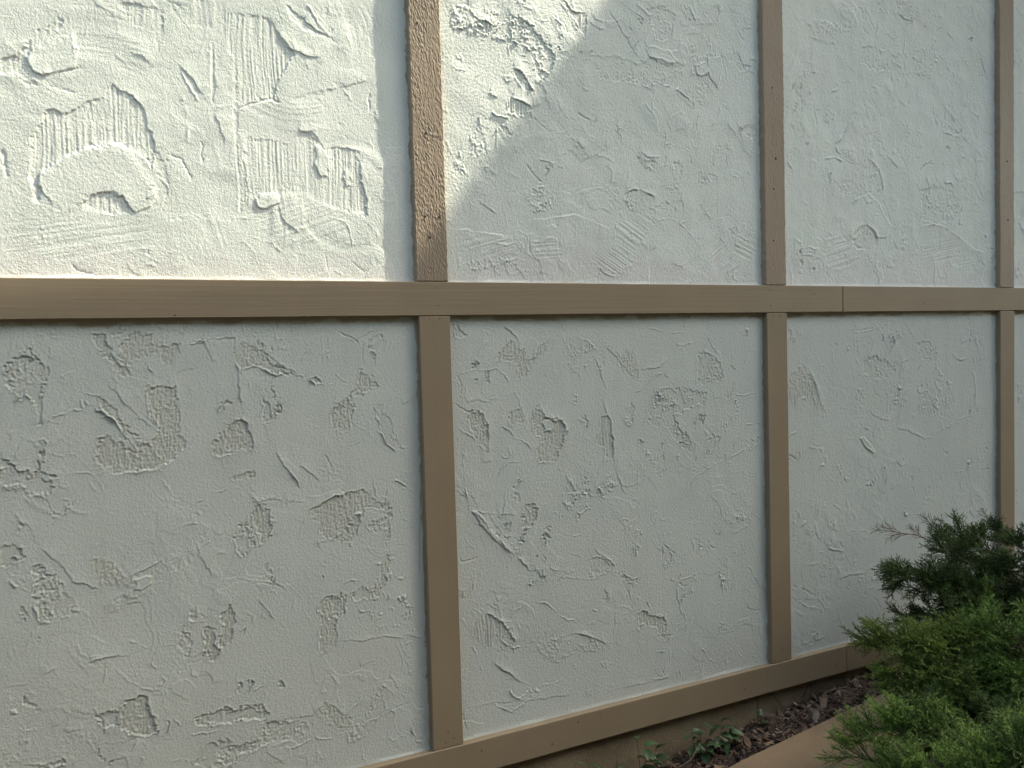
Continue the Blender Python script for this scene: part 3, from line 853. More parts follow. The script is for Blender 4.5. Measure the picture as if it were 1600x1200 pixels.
def stucco_height(xs, zs, upper, x0, x1, z0, z1):
    """xs, zs 1-D; returns height (m, outwards) and the wear and painted shade colours"""
    X, Z = np.meshgrid(xs.astype(np.float32), zs.astype(np.float32), indexing='ij')
    mm = .001
    lf = 1.0 if upper else .3
    H = 1.2*vn(X, Z, .26, None, 20) + lf*(.6*vn(X, Z, .09, None, 21) + .22*vn(X, Z, .035, None, 22))
    # overlapping trowel passes: contour-like steps
    wx = X+.05*vn(X, Z, .08, None, 23)+.0025*vn(X, Z, .007, None, 24); wz = Z+.05*vn(X, Z, .08, None, 25)+.0025*vn(X, Z, .007, None, 26)
    L1 = vn(wx*.8+wz*.5, wz*.6-wx*.3, .12, .10, 27)
    am = sst(-.2, .5, vn(X, Z, .17, None, 28))
    for th, a, sd in ((-.45, .55, 1), (.0, .45, 2), (.42, .6, 3)):
        s = sst(th-.03, th+.02, L1)
        br = sst(-.1, .35, vn(X, Z, .045, None, 32+sd))
        H += a*am*s*(.25+.75*br)*(1 if upper else .8)
        H += .55*am*br*np.exp(-((L1-th-.015)/.03)**2)*np.clip(vn(X, Z, .03, None, 29+sd), 0, 1)
    # thin creases left by the trowel corner
    cz = vn(wx*.6-wz*.8, wx*.8+wz*.6, .16, .028, 35)
    H += .55*np.exp(-(cz/.035)**2)*sst(.35, .7, vn(X, Z, .05, None, 36))
    # scattered crumbs
    cm = sst(.52, .78, vn(X, Z, .055, None, 37))*.45
    H += cm*roughc(X, Z)*.7
    # brush marks in places
    bm = sst(.3, .7, vn(X, Z, .2, None, 38))
    H += .05*bm*vn(X*.55+Z*.83, X*-.83+Z*.55, .10, .0035, 39)
    # fine orange-peel
    gr = .105*vn(X, Z, .0046, None, 40) + .06*vn(X, Z, .0026, None, 41)
    gr += .07*vn(X*.75+Z*.66, Z*.75-X*.66, .010, .0040, 42)*(1.0 if upper else .4)
    if upper and x0 < .5:
        gr *= 1.15
        for cx_, cz_, r1, wd, am_ in ((.02, .33, .40, .055, 1.5), (-.02, .22, .30, .04, .8), (.46, .78, .19, .045, 1.1), (.02, .80, .24, .05, 1.0), (.60, .40, .13, .03, .8)):
            r_ = np.hypot(X-cx_, Z-cz_); th = np.arctan2(Z-cz_, X-cx_)
            bd = .8*np.exp(-((r_-r1)/wd)**2)*sst(-.2, .5, vn(th*.3, r_, .12, .5, 43)+.15)*sst(.25, .31, Z+.02*vn(X, Z, .06, None, 46))*sst(-.25, -.15, X)
            H += am_*bd*vn(r_, th*r1, .022, .16, 44) + .25*am_*bd*vn(r_, th*r1, .006, .20, 45)
    if not upper: gr *= .75
    H += gr
    wear = np.zeros(X.shape, np.float32)
    jx = .0032*vn(X, Z, .012, None, 50)+.0022*vn(X, Z, .0046, None, 51)
    jz = .0032*vn(X, Z, .012, None, 52)+.0022*vn(X, Z, .0046, None, 53)
    lit = upper and x0 < .5
    fe = FE + extra_strokes(x0, x1, z0, min(z1, 1.4), lit, upper)
    for k, P in fe:
        typ = k[0]
        lo, hi = P.min(0), P.max(0)
        if hi[1] < z0-.02 or lo[1] > z1+.02 or hi[0] < x0-.02 or lo[0] > x1+.02: continue
        cxm, czm = P.mean(0)
        if not (z0-.03 < czm < z1+.03 and x0-.03 < cxm < x1+.03): continue
        if typ == 'S': mg = float(k[2])*mm*2.6+.006
        elif typ in 'RG': mg = float(k[2])*mm*3+.006
        else: mg = .016
        i0, i1 = np.searchsorted(xs, (lo[0]-mg, hi[0]+mg)); j0, j1 = np.searchsorted(zs, (lo[1]-mg, hi[1]+mg))
        if i1-i0 < 2 or j1-j0 < 2: continue
        sl_ = (slice(i0, i1), slice(j0, j1))
        x = X[sl_]; z = Z[sl_]; a = float(k[1])
        if typ in 'HPCB':
            jg = {'H': 1.5 if k[-1] in 'rd' else .8, 'P': .5, 'C': 1.8, 'B': 1.5}[typ]
            sd = poly_sd(x+jx[sl_]*jg, z+jz[sl_]*jg, P)
        if typ == 'H':
            tx = k[2]; m = 1-sst(-.0022, .0006, sd)
            if lit:
                gx, gz_ = np.gradient(sd, xs[i0:i1], zs[j0:j1])
                w_ = np.clip(.35-(gx*.62+gz_*.78)*.9+.7*vn(x, z, .028, None, 68), 0, 1)
                m = 1-sst(0, 1, (sd+.0012+.012*w_)/(.002+.014*w_))
                m = m*(.88+.12*(1-w_))
            h = H[sl_]
            lip = np.exp(-((sd-.0012)/.0024)**2)*np.clip(.1+.9*vn(x, z, .016, None, 60), 0, 1.2)*a*(.10 if lit else .5)
            if tx == 'c': t = comb(x, z)*(.85 if lit else .6)
            elif tx == 'd': t = .26*vn(x, z, .0042, None, 13) + .20*vn(x, z, .0032, .016, 14) + roughc(x, z)*.35*sst(-.1, .6, vn(x, z, .02, None, 15)) - .1
            elif tx == 'r': t = roughc(x, z)*.85
            else: t = .25*vn(x, z, .006, None, 61)
            base = .5*vn(x, z, .09, None, 62)
            H[sl_] = h*(1-m*.72) + m*(-a*(.42 if lit else .38) + t*(.85 if lit else 1.2) + base*.5) + lip
            wear[sl_] = np.maximum(wear[sl_], m*{'d': .8, 'r': .3, 'c': .15 if lit else .6, 's': .15}[tx])
        elif typ == 'P':
            m = 1-sst(-.003, .0012, sd)
            if lit:
                gx, gz_ = np.gradient(sd, xs[i0:i1], zs[j0:j1])
                w_ = np.clip(.30+(gx*.62+gz_*.78)*.9+.7*vn(x, z, .03, None, 69), 0, 1)
                m = 1-sst(0, 1, (sd+.0015+.018*w_)/(.0025+.020*w_))
            keep = .5*vn(x, z, .05, None, 63)+.6
            H[sl_] = H[sl_]*(1-.55*m) + m*(a*.62+.35*keep) + m*gr[sl_]*.5
            H[sl_] += (.10 if lit else .35)*a*np.exp(-((sd+.0025)/.003)**2)*np.clip(vn(x, z, .03, None, 64)+.3, 0, 1)
            wear[sl_] *= (1-m)
        elif typ == 'C':
            m = 1-sst(-.008, .006, sd)
            H[sl_] += m*a*roughc(x, z)*(.8 if lit else 1.2)*sst(-.35, .35, vn(x, z, .018, None, 65))
        elif typ == 'B':
            an = R(float(k[2])); m = 1-sst(-.012, .008, sd)
            u = x*math.cos(an)+z*math.sin(an); w = -x*math.sin(an)+z*math.cos(an)
            H[sl_] += m*a*.8*vn(u, w, .0042, .14, 66)
        else:
            q = .55
            d, s, t = line_sd(x+jx[sl_]*q, z+jz[sl_]*q, P)
            w = float(k[2])*mm
            end = sst(0, .16, t)*sst(0, .16, 1-t)
            if typ == 'S':
                ch = P[-1]-P[0]; nrm = np.array([-ch[1], ch[0]])          # left normal
                side = 1.0 if nrm@np.array([.6, .8]) > 0 else -1.0
                if a < 0: side = -side; a = -a
                sg = d*s*side
                prof = np.where(sg > 0, np.exp(-sg/w), 0)*sst(-.0012, .0012, sg)
                H[sl_] += a*(.66 if lit else 1.0)*prof*end*(.75+.5*vn(x, z, .03, None, 59))
            else:
                g = np.exp(-(d/(w*.75))**2)
                mod = .6+.6*vn(x, z, .02, None, 67)
                if typ == 'R' and lit: mod = mod*.75*np.clip(.8+vn(x, z, .04, None, 68), 0, 1.4)
                if typ == 'R': H[sl_] += a*(.75 if lit else 1.15)*g*end*mod
                else: H[sl_] -= a*.85*g*end
    if not (lit):
        H *= 1.45 if upper else 1.25
        B = H.copy()
        for ax in (0, 1):
            acc = B.copy()
            for q in (-2, -1, 1, 2): acc += np.roll(B, q, ax)
            B = acc/5
        H += (1.1 if not upper else .7)*(H-B)
    # plaster and caulk worked against the boards
    jb = .0025*vn(X, Z, .02, None, 70) + .0012*vn(X, Z, .006, None, 71)
    dl = X-x0+jb; dr = x1-X+jb; db = Z-z0+jb*.8; dt = z1-Z+jb
    H -= .5*np.exp(-(np.maximum(dr, 0)/.016)**2) + .5*np.exp(-(np.maximum(dl, 0)/.015)**2)
    H += 2.6*np.exp(-(np.maximum(db, 0)/.0045)**2)*(.55+.45*vn(X, Z, .05, .02, 72))
    H += 1.0*np.exp(-(np.maximum(dr, 0)/.004)**2)*(1+vn(X, Z, .02, .012, 73))
    H += .5*roughc(X, Z)*np.exp(-(np.maximum(dr, 0)/.008)**2)*sst(-.1, .5, vn(X, Z, .05, None, 74))
    band = np.zeros_like(X)
    if upper:
        edge = .075+.04*vn(X, Z, .16, None, 75)+.03*vn(X, Z, .045, None, 76)
        band = 1-sst(edge-.004, edge+.004, Z-z0)
    brown = np.zeros_like(X)
    brown += (1-sst(.001, .003, dl+.0008*vn(X, Z, .03, None, 77)))*.9
    if not upper: brown = np.maximum(brown, (1-sst(.006, .016, dt+.006*vn(X, Z, .04, None, 78)))*.75)  # shade below the rail, painted into the colour
    brown = np.maximum(brown, (1-sst(.002, .0045, dr+.0008*vn(X, Z, .03, None, 79)))*.8)
    # slight cream dust line on the ledge
    return H*mm, np.stack([wear, band*(1-wear*.5), brown], -1)

def spaced(segs):
    """segs: list of (start, end, step)"""
    out = [np.array([segs[0][0]])]
    for a, b, s in segs:
        n = max(1, int(round((b-a)/s)))
        out.append(np.linspace(a, b, n+1)[1:])
    return np.concatenate(out)

def stucco_panel(x0, x1, z0, z1, xsteps, zsteps, upper, label):
    e = .004
    xs = spaced([(max(a, x0-e) if i else x0-e, b, s) for i, (a, b, s) in enumerate(xsteps)])
    zs = spaced(zsteps)
    H, W = stucco_height(xs, zs, upper, x0, x1, z0, z1)
    nx, nz = len(xs), len(zs)
    X, Z = np.meshgrid(xs, zs, indexing='ij')
    V = np.stack([X, -H, Z], -1).reshape(-1, 3)
    idx = np.arange(nx*nz).reshape(nx, nz)
    Q = np.stack([idx[:-1, :-1], idx[1:, :-1], idx[1:, 1:], idx[:-1, 1:]], -1).reshape(-1, 4)
    me = mesh_np('stucco_panel', V, Q)
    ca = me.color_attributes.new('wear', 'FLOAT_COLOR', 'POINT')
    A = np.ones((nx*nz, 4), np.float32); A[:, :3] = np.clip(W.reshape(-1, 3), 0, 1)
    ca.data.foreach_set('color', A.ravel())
    return link('stucco_panel', me, M_UP if upper else M_LO, wall, label=label)

def span(i): return X1+SP*(i-1)+WB, X1+SP*i
ZU = 1.75
LBL = {(0, 1): 'upper panel with combed sunlit patches', (1, 1): 'upper panel crossed by the diagonal shadow edge',
       (2, 1): 'upper shaded panel right of the middle post', (3, 1): 'upper panel at the right edge',
       (0, 0): 'lower panel at the left with coarse grey patches', (1, 0): 'lower panel in the middle',
       (2, 0): 'lower panel behind the juniper', (3, 0): 'lower panel at the right edge'}
STEP = {0: (.0017, .0021, .0021), 1: (.0022, .0023, .0022), 2: (.0035, .0031, .0032), 3: (.0045, .0045, .0045)}
for i in range(4):
    a, b = span(i); sx, su, slo = STEP[i]
    if i == 0:
        xu = [(a-.004, -.24, .012), (-.24, b+.004, .0017)]; xl = [(a-.004, -.28, .012), (-.28, b+.004, .0020)]
    elif i == 3:
        xu = xl = [(a-.004, a+.14, sx), (a+.14, b+.004, .02)]
    else:
        xu = xl = [(a-.004, b+.004, sx)]
    top = {0: 1.0, 1: 1.12, 2: 1.38, 3: 1.42}[i]
    bot = {0: -.92}.get(i, None)
    zu = [(ZT-.004, top, su), (top, ZU, .02)]
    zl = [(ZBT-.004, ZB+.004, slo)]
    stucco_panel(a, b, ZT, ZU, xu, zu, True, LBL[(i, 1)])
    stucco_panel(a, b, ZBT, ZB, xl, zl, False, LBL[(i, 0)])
for i in (-1, 4):        # beyond the frame, coarse
    a, b = span(i)
    for z0, z1, u in ((ZT, ZU, True), (ZBT, ZB, False)):
        stucco_panel(a, b, z0, z1, [(a-.004, b+.004, .012)], [(z0-.004, z1+.004, .012)], u, 'panel beyond the frame')

# --- boards -----------------------------------------------------------------
def board(name, x0, x1, z0, z1, y0, mat, label, nx=2, nz=2, rough=0.0, seed=0, wob=.0002):
    """closed board, front face gridded, arrises slightly eased and uneven"""
    e = .0016
    xs = np.r_[x0, np.linspace(x0+e, x1-e, nx+1), x1]
    zs = np.r_[z0, np.linspace(z0+e, z1-e, nz+1), z1]
    Xg, Zg = np.meshgrid(xs.astype(np.float32), zs.astype(np.float32), indexing='ij')
    Y = np.full(Xg.shape, y0, np.float32)
    Y += .0004*vn(Xg, Zg, .15, None, seed)
    if rough:
        sx = Xg+Zg*.30
        h = .50*vn(sx, Zg, .0023, .0066, seed+1) + .40*vn(Xg-Zg*.15, Zg, .0017, .0036, seed+2) + .16*np.abs(vn(sx, Zg, .0050, .012, seed+3)) + .3*vn(Xg, Zg, .05, .08, seed+4)
        Y -= rough*h*(.75+.25*vn(Xg, Zg, .03, .06, seed+5))
    Y[0, :] += e; Y[-1, :] += e; Y[:, 0] += e; Y[:, -1] += e
    W = wob*vn(Xg*0+seed, Zg if (z1-z0) > (x1-x0) else Xg, .11, None, seed+6) + (.0009*vn(Xg*0+seed, Zg, .009, None, seed+7) if rough else 0)
    if (z1-z0) > (x1-x0): Xg = Xg + W
    else: Zg = Zg + W
    nX, nZ = Xg.shape
    V = np.stack([Xg, Y, Zg], -1).reshape(-1, 3)
    idx = np.arange(nX*nZ).reshape(nX, nZ)
    Q = np.stack([idx[:-1, :-1], idx[1:, :-1], idx[1:, 1:], idx[:-1, 1:]], -1).reshape(-1, 4)
    ring = np.r_[idx[:, 0], idx[-1, 1:], idx[-2::-1, -1], idx[0, -2:0:-1]]
    back = V[ring].copy(); back[:, 1] = .010
    b0 = len(V); V = np.r_[V, back]
    k = len(ring); r2 = b0+np.arange(k)
    nxt = np.roll(ring, -1); r2n = np.roll(r2, -1)
    Q = np.r_[Q, np.stack([ring, r2, r2n, nxt], -1)]
    me = mesh_np(name, V, Q)
    me.set_sharp_from_angle(angle=R(40))
    return link(name, me, mat, wall, **({'label': label} if label else {}))

nail_me = None
def nail(parent, x, y, z, r=.0016):
    global nail_me
    if nail_me is None:
        mb = MB(); n = 7
        v = [(math.cos(2*math.pi*k/n), -.25, math.sin(2*math.pi*k/n)) for k in range(n)] + [(math.cos(2*math.pi*k/n)*1.25, .6, math.sin(2*math.pi*k/n)*1.25) for k in range(n)]
        f = [tuple(range(n-1, -1, -1))] + [(k, (k+1) % n, n+(k+1) % n, n+k) for k in range(n)]
        mb.add(v, f); nail_me = mb.mesh('nail_head'); nail_me.materials.append(M_NAIL)
    o = bpy.data.objects.new('nail_head', nail_me); COL.objects.link(o)
    o.parent = parent; o.location = (x, y, z); o.scale = (r*random.uniform(.8, 1.3), .0008, r*random.uniform(.8, 1.5))
    o.rotation_euler = (0, random.uniform(0, 3), 0)

G = .0012
posts_u, posts_l = {}, {}
for i in range(-2, 4):
    x0 = X1+SP*i; x1_ = x0+WB
    vis = 0 <= i <= 2
    if vis:
        nx, nz = {0: (92, 720), 1: (44, 330), 2: (30, 220)}[i]
    else: nx, nz = 6, 40
    posts_u[i] = board('vertical_board', x0, x1_, ZT+G, ZU, -TB-.0008, M_SAWN, {0: 'rough sawn upper board beside the sunlit panel', 1: 'rough sawn upper board in the middle', 2: 'rough sawn upper board at the right'}.get(i),
          nx, nz, rough=.0010, seed=80+i*9)
    posts_l[i] = board('vertical_board', x0+.0025, x1_+.0025, ZBT+G, ZB-G, -TB+.0006, M_POST, {0: 'smooth lower board left of the middle panel', 1: 'smooth lower board in the middle', 2: 'smooth lower board behind the juniper'}.get(i), 4, 60, seed=150+i*7)
rails = []
for a, b in ((-1.9, 2.3335), (2.335, 5.6)):
    rails.append(board('horizontal_board', a, b, ZB, ZT, -TB, M_RAIL, 'upper rail board, %s length' % ('left' if a < 0 else 'right'), 160, 6, seed=200+int(b)))
bots = []
for a, b in ((-1.9, 2.331), (2.3325, 5.6)):
    bots.append(board('bottom_board', a, b, ZBB, ZBT, -TB-.0022, M_POST, 'sill board above the footing, %s length' % ('left' if a < 0 else 'right'), 120, 4, seed=220+int(b), wob=.0005))
# ---NAILS---
for x, z in ((.815, .166), (.818, .119), (1.99, .166), (2.005, .166), (2.0, .115), (2.2, .155), (.16, .098)): nail(rails[0], x, -TB-.0004, z, .0015)
for x, z in ((2.75, .12),): nail(rails[1], x, -TB-.0004, z, .0015)
for x, z in ((.792, .083), (.822, .083), (.808, -1.05), (.80, -1.078), (.825, -1.07)): nail(posts_l[0], x, -TB+.0002, z, .0015)
for x, z in ((2.012, .083), (2.038, .082), (2.03, -1.05)): nail(posts_l[1], x, -TB+.0002, z, .0015)
for x, z in ((3.24, .08), (3.258, .078)): nail(posts_l[2], x, -TB+.0002, z, .0017)
for x, z in ((.785, .86), (.80, .575), (.79, .355), (.83, .355), (.80, .3)): nail(posts_u[0], x, -TB-.0022, z, .0026)
for x, z in ((2.02, .83), (2.03, .6), (2.02, .5), (2.015, .33)): nail(posts_u[1], x, -TB-.0022, z, .0026)
for x, z in ((3.245, .68), (3.25, .45)): nail(posts_u[2], x, -TB-.0022, z, .004)
for x, z in ((.905, -1.125), (1.13, -1.16), (1.22, -1.115), (2.28, -1.155), (1.86, -1.15)): nail(bots[0], x, -TB-.0028, z, .0018)

# --- footing, body of the wall ------------------------------------------------
FX = [-2.0, .55, 1.937, 2.183, 2.9, 4.0, 5.6]
for a, b in zip(FX[:-1], FX[1:]):
    mb = MB()
    nx = max(2, int((b-a)/.03)); nz = 14
    xs = np.linspace(a+.0015, b-.0015, nx); zs = np.linspace(-1.75, ZBB+.0, nz)
    b0 = len(mb.v)
    for x in xs:
        for z in zs:
            y = .004 + float(.002*vn(np.float32(x), np.float32(z), .05, None, 90)+.003*vn(np.float32(x), np.float32(z), .3, None, 91))
            mb.v.append((x, y, z))
    for p in range(nx-1):
        for q in range(nz-1):
            mb.f.append((p*nz+q, (p+1)*nz+q, (p+1)*nz+q+1, p*nz+q+1))
    # ends and back
    mb.box(a+.0015, b-.0015, .012, .11, -1.75, ZBB-.001)
    link('concrete_footing', mb.mesh('concrete_footing', True), M_CONC, wall)
mb = MB(); mb.box(-2.0, 5.6, .012, .16, ZBB+.001, 2.45)
link('wall_backing', mb.mesh('wall_backing'), M_DARK, wall)
mb = MB(); mb.box(-2.0, 5.6, .0, .011, ZU+.03, 2.45)
link('upper_wall', mb.mesh('upper_wall'), M_UP, wall)

# --- unseen slabs added over the wall: they throw the shade and leave the sun patch -----------
EH = 2.1
cx = .863 + (EH-.358)/1.243                 # right end of the open slot
def wcut(x_wall, z_wall): return (EH-z_wall)*.1915
mb = MB()
def slab(pts, z0, z1):
    n = len(pts); b = len(mb.v)
    mb.v += [(x, y, z0) for x, y in pts] + [(x, y, z1) for x, y in pts]
    mb.f.append(tuple(b+k for k in range(n-1, -1, -1))); mb.f.append(tuple(b+n+k for k in range(n)))
    for k in range(n): mb.f.append((b+k, b+(k+1) % n, b+n+(k+1) % n, b+n+k))
w1 = wcut(0, .085); w2 = wcut(0, .045)
slab([(-1.0, -wcut(0, .03)), (-1.0, -.80), (7.2, -.80), (7.2, -w1), (1.95, -w1), (1.25, -wcut(0, .03))], EH, EH+.02)
for bx in (-.95, 7.1): mb.box(bx, bx+.05, -.8, .0, EH-.06, EH-.001)
link('added_shade_board', mb.mesh('added_shade_board'), M_POST, wall, label='wide board added above the frame to shade the lower wall')  # unseen, added to cut off the sun below the rail
E2 = 5.5
cx = .863 + (E2-.358)/1.243
mb = MB(); slab([(cx, 0.01), (cx, -1.4), (6.4, -1.4), (6.4, -2.75), (10.2, -2.75), (10.2, .01)], E2, E2+.02)
link('added_shadow_slab', mb.mesh('added_shadow_slab'), M_POST, wall, label='slab added above the frame to cast the diagonal shadow on the wall')  # unseen caster, shaped to give the diagonal shadow edge
mb = MB(); slab([(4.1, -.81), (4.1, -1.75), (6.4, -1.75), (6.4, -.81)], EH, EH+.03)
link('added_shade_slab', mb.mesh('added_shade_slab'), M_POST, wall, label='flat slab added right of the frame to darken the right side')  # unseen, added to dim the light from the right
mb = MB(); mb.box(-2.0, 7.6, .0, .16, 2.451, E2-.001)
link('upper_storey', mb.mesh('upper_storey'), M_UP, wall)
# house block added behind the camera to hold back the low sky
nb = empty('added_sky_block_house', (0, -4.7, -1.6), 'plain house block added behind the viewer to block the low sky', 'house')
M_NEI = simple('sky_block_siding', [(.3, (.055, .065, .045)), (.7, (.085, .095, .07))], 5, .8, 60, .002)
for k in range(20):
    mb = MB(); z = -1.8+k*.26
    mb.add([(-9, -4.72, z), (9, -4.72, z), (9, -4.70, z+.262), (-9, -4.70, z+.262), (-9, -5.0, z), (9, -5.0, z), (9, -5.0, z+.262), (-9, -5.0, z+.262)],
           [(0,3,2,1),(4,5,6,7),(0,1,5,4),(1,2,6,5),(2,3,7,6),(3,0,4,7)])
    link('added_siding_board', mb.mesh('added_siding_board'), M_NEI, nb)
mb = MB(); mb.box(-9.2, 9.2, -8, -4.5, 3.42, 3.55)
link('roof', mb.mesh('roof'), M_NEI, nb)

fr = empty('added_sky_block_fence', (11, -2.4, -1.6), 'board screen added out of view on the right to block the low sky', 'fence')  # unseen screen added against low sky light from the right
for k in range(30):
    mb = MB(); y = -4.6+k*.15
    mb.box(11, 11.02, y, y+.145, -1.8, 1.3)
    link('added_fence_board', mb.mesh('added_fence_board'), M_NEI, fr)
fn = empty('added_sky_block_fence', (-3.6, -2.4, -1.6), 'tall board screen added out of view on the left to block the low sky', 'fence')  # unseen screen added to keep out light from the left
for k in range(30):
    mb = MB(); y = -4.6+k*.15
    mb.box(-3.62, -3.6, y, y+.145, -1.8, .75)
    link('added_fence_board', mb.mesh('added_fence_board'), M_NEI, fn)
# ------------------------------------------------------------------ ground
def gz(x, y):
    base = -1.330 + .115*(max(0.2, min(x, 3.6))-1.68)
    out = max(0.0, -y-.6)
    return base - .035*min(out, 3.0)
xs = [-120, -40, -12, -5, -2.5]+[ -1+.12*i for i in range(48)]+[6, 8, 14, 40, 120]
ys = [-120, -40, -14, -7, -4.5, -3.2, -2.5]+[-2+.1*i for i in range(21)]+[.1]
V = []; Fq = []
for x in xs:
    for y in ys: V.append((x, y, gz(x, y)+random.uniform(-.006, .006) if abs(x) < 10 and y > -4 else gz(x, y)))
ny = len(ys)
for i in range(len(xs)-1):
    for j in range(ny-1): Fq.append((i*ny+j, (i+1)*ny+j, (i+1)*ny+j+1, i*ny+j+1))
g = link('ground', mesh_np('ground', np.array(V), np.array(Fq)), M_SOIL); g['kind'] = 'structure'

# ------------------------------------------------------------------ bark mulch
M_BARK = None
m, n, l, bs = newmat('bark_chip')
v = mapping(n, l, (1, 1, 1))
at = N(n, 'ShaderNodeAttribute', attribute_name='tint')
c = ramp(n, l, at.outputs['Fac'], [(0, (.035, .018, .010)), (.4, (.105, .055, .034)), (.75, (.21, .122, .078)), (.93, (.38, .26, .18)), (1, (.60, .48, .37))])
l.new(mix(n, l, noise(n, l, v, 120, 3), c, (.03, .02, .016)), bs.inputs['Base Color'])
bs.inputs['Roughness'].default_value = .75
bump(n, l, bs, noise(n, l, v, 260, 3), .002, .8)
M_BARK = m
V = []; Fq = []; T = []
def chip(x, y, z, L, w, t, rot, tint):
    b = len(V)
    for sx, sy, sz in ((-1,-1,-1),(1,-1,-1),(1,1,-1),(-1,1,-1),(-1,-1,1),(1,-1,1),(1,1,1),(-1,1,1)):
        tp = .55 if sx > 0 else 1.0
        p = Vector((sx*L*random.uniform(.75, 1.1), sy*w*tp*random.uniform(.6, 1.2), sz*t*random.uniform(.5, 1.3)+.25*t*sx))
        p = rot @ p
        V.append((x+p.x, min(y+p.y, .0025), z+p.z)); T.append(tint*random.uniform(.85, 1.1))
    for q in ((0,3,2,1),(4,5,6,7),(0,1,5,4),(1,2,6,5),(2,3,7,6),(3,0,4,7)): Fq.append(tuple(i+b for i in q))
from mathutils import Euler
def scatter(nc, x0, x1, y0, y1, smin, smax, lift=.0):
    for _ in range(nc):
        x = random.uniform(x0, x1); y = random.uniform(y0, y1)
        if x > 1.645 and -.56 < y < -.142: continue
        L = random.uniform(smin, smax)
        tint = random.random()**.95
        e = Euler((random.gauss(0, .5), random.gauss(0, .4), random.uniform(0, 6.28))).to_matrix()
        chip(x, y, gz(x, y)+random.uniform(-.004, .012)+lift*max(0, 1+y/.12), L, L*random.uniform(.18, .5), L*random.uniform(.06, .2), e, tint)
scatter(5200, .7, 3.4, -.20, .0, .006, .026, .008)
scatter(900, 1.3, 3.3, -.20, .0, .020, .036, .006)
scatter(3200, .5, 3.4, -1.5, -.2, .008, .026)
scatter(5000, .9, 3.0, -.20, .0, .003, .010, .008)
me = mesh_np('bark_mulch', np.array(V), np.array(Fq), smooth=False)
ca = me.attributes.new('tint', 'FLOAT', 'POINT'); ca.data.foreach_set('value', np.array(T, np.float32))
o = link('bark_mulch', me, M_BARK); o['kind'] = 'stuff'; o['label'] = 'dark shredded bark mulch along the foot of the wall'; o['category'] = 'mulch'

# ------------------------------------------------------------------ brown plank lying on the mulch
pl = empty('wooden_plank', (2.4, -.30, gz(2.4, -.3)), 'wide brown painted plank lying on the bark mulch', 'plank')
def zp(x): return -1.307+.122*(x-1.675)
def plank_piece(x0, x1, y0, y1, name):
    nx = 24; mb = MB(); e = .004
    prof = [(y1, -.035), (y1, -e), (y1-e, 0), (y0+e, 0), (y0, -e), (y0, -.035)]
    for i in range(nx+1):
        x = x0+(x1-x0)*i/nx
        ins = e if i in (0, nx) else 0
        for (y, dz) in prof:
            mb.v.append((x, y+random.uniform(-.0006, .0006), zp(x)+dz-(e*.6 if (i in (0, nx) and dz == 0) else 0)+random.uniform(-.0003, .0003)))
    k = len(prof)
    for i in range(nx):
        for j in range(k):
            j2 = (j+1) % k
            mb.f.append((i*k+j, i*k+j2, (i+1)*k+j2, (i+1)*k+j))
    mb.f.append(tuple(range(k-1, -1, -1))); mb.f.append(tuple(nx*k+j for j in range(k)))
    me = mb.mesh(name, True); me.set_sharp_from_angle(angle=R(35))
    return link(name, me, M_PLANK, pl)
plank_piece(1.675, 3.3, -.337, -.150, 'board')
plank_piece(1.678, 3.3, -.53, -.339, 'board')
# crumbs of pale grit on the plank
M_GRIT = simple('pale_grit', [(.3, (.55, .5, .42)), (.7, (.7, .66, .6))], 40, .8, 40, 0)
for x, y, lb in ((2.08, -.26, 'pale grit crumb on the plank, the one nearest the juniper tips'), (1.925, -.325, 'pale grit crumb on the plank, the one at the bottom edge of the picture'), (1.775, -.205, 'pale grit crumb on the plank, the one nearest its left end')):
    mb = MB(); r = random.uniform(.0015, .003)
    mb.box(-r, r, -r*.7, r*.7, 0, r*1.1, Euler((0, .2, random.uniform(0, 3))).to_matrix().to_4x4())
    o = link('pale_pebble', mb.mesh('pale_pebble'), M_GRIT); o.location = (x, y, zp(x)+.0002)
    o['label'] = lb; o['category'] = 'grit'; o['group'] = 'grit crumbs on the plank'

# ------------------------------------------------------------------ pine cone
M_CONE = simple('dry_cone', [(.3, (.075, .045, .032)), (.7, (.14, .09, .065))], 60, .8, 200, .001)
cone = empty('pine_cone', (1.79, -.085, gz(1.79, -.085)+.022), 'round reddish brown dry cone lying on the mulch by the footing', 'pine cone')
mb = MB()
for i in range(9):
    pass
ax = Vector((.2, -.75, .62)).normalized(); q0 = ax.to_track_quat('Z', 'Y').to_matrix()
for ring in range(8):
    t = ring/7; rr = .026*math.sin(math.pi*(.14+.78*t)); zz = (t-.5)*.042
    nn = 9 if ring % 2 else 10
    for k in range(nn):
        a = 2*math.pi*(k+.5*(ring % 2))/nn
        d = Vector((math.cos(a), math.sin(a), 0)); tn = Vector((-math.sin(a), math.cos(a), 0))
        c = d*rr+Vector((0, 0, zz)); out = (d*1.0+Vector((0, 0, .35))).normalized(); upv = Vector((0, 0, 1))
        w = .0085
        vv = [c-d*.008-tn*w*.6, c-d*.008+tn*w*.6, c+out*.006+tn*w*.8, c+out*.0085, c+out*.006-tn*w*.8,
              c-d*.008-tn*w*.6-upv*.002, c-d*.008+tn*w*.6-upv*.002, c+out*.005+tn*w*.8-upv*.003, c+out*.007-upv*.003, c+out*.005-tn*w*.8-upv*.003]
        mb.add([q0 @ p for p in vv], [(0,1,2,3,4), (9,8,7,6,5), (0,5,6,1), (1,6,7,2), (2,7,8,3), (3,8,9,4), (4,9,5,0)])
me = mb.mesh('scales'); me.materials.append(M_CONE)
o = bpy.data.objects.new('scales', me); COL.objects.link(o); o.parent = cone
mb = MB(); mb.tube([q0 @ Vector((0, 0, z)) for z in (-.02, 0, .02)], [.008, .014, .006], 8)
me = mb.mesh('core', True); me.materials.append(M_CONE)
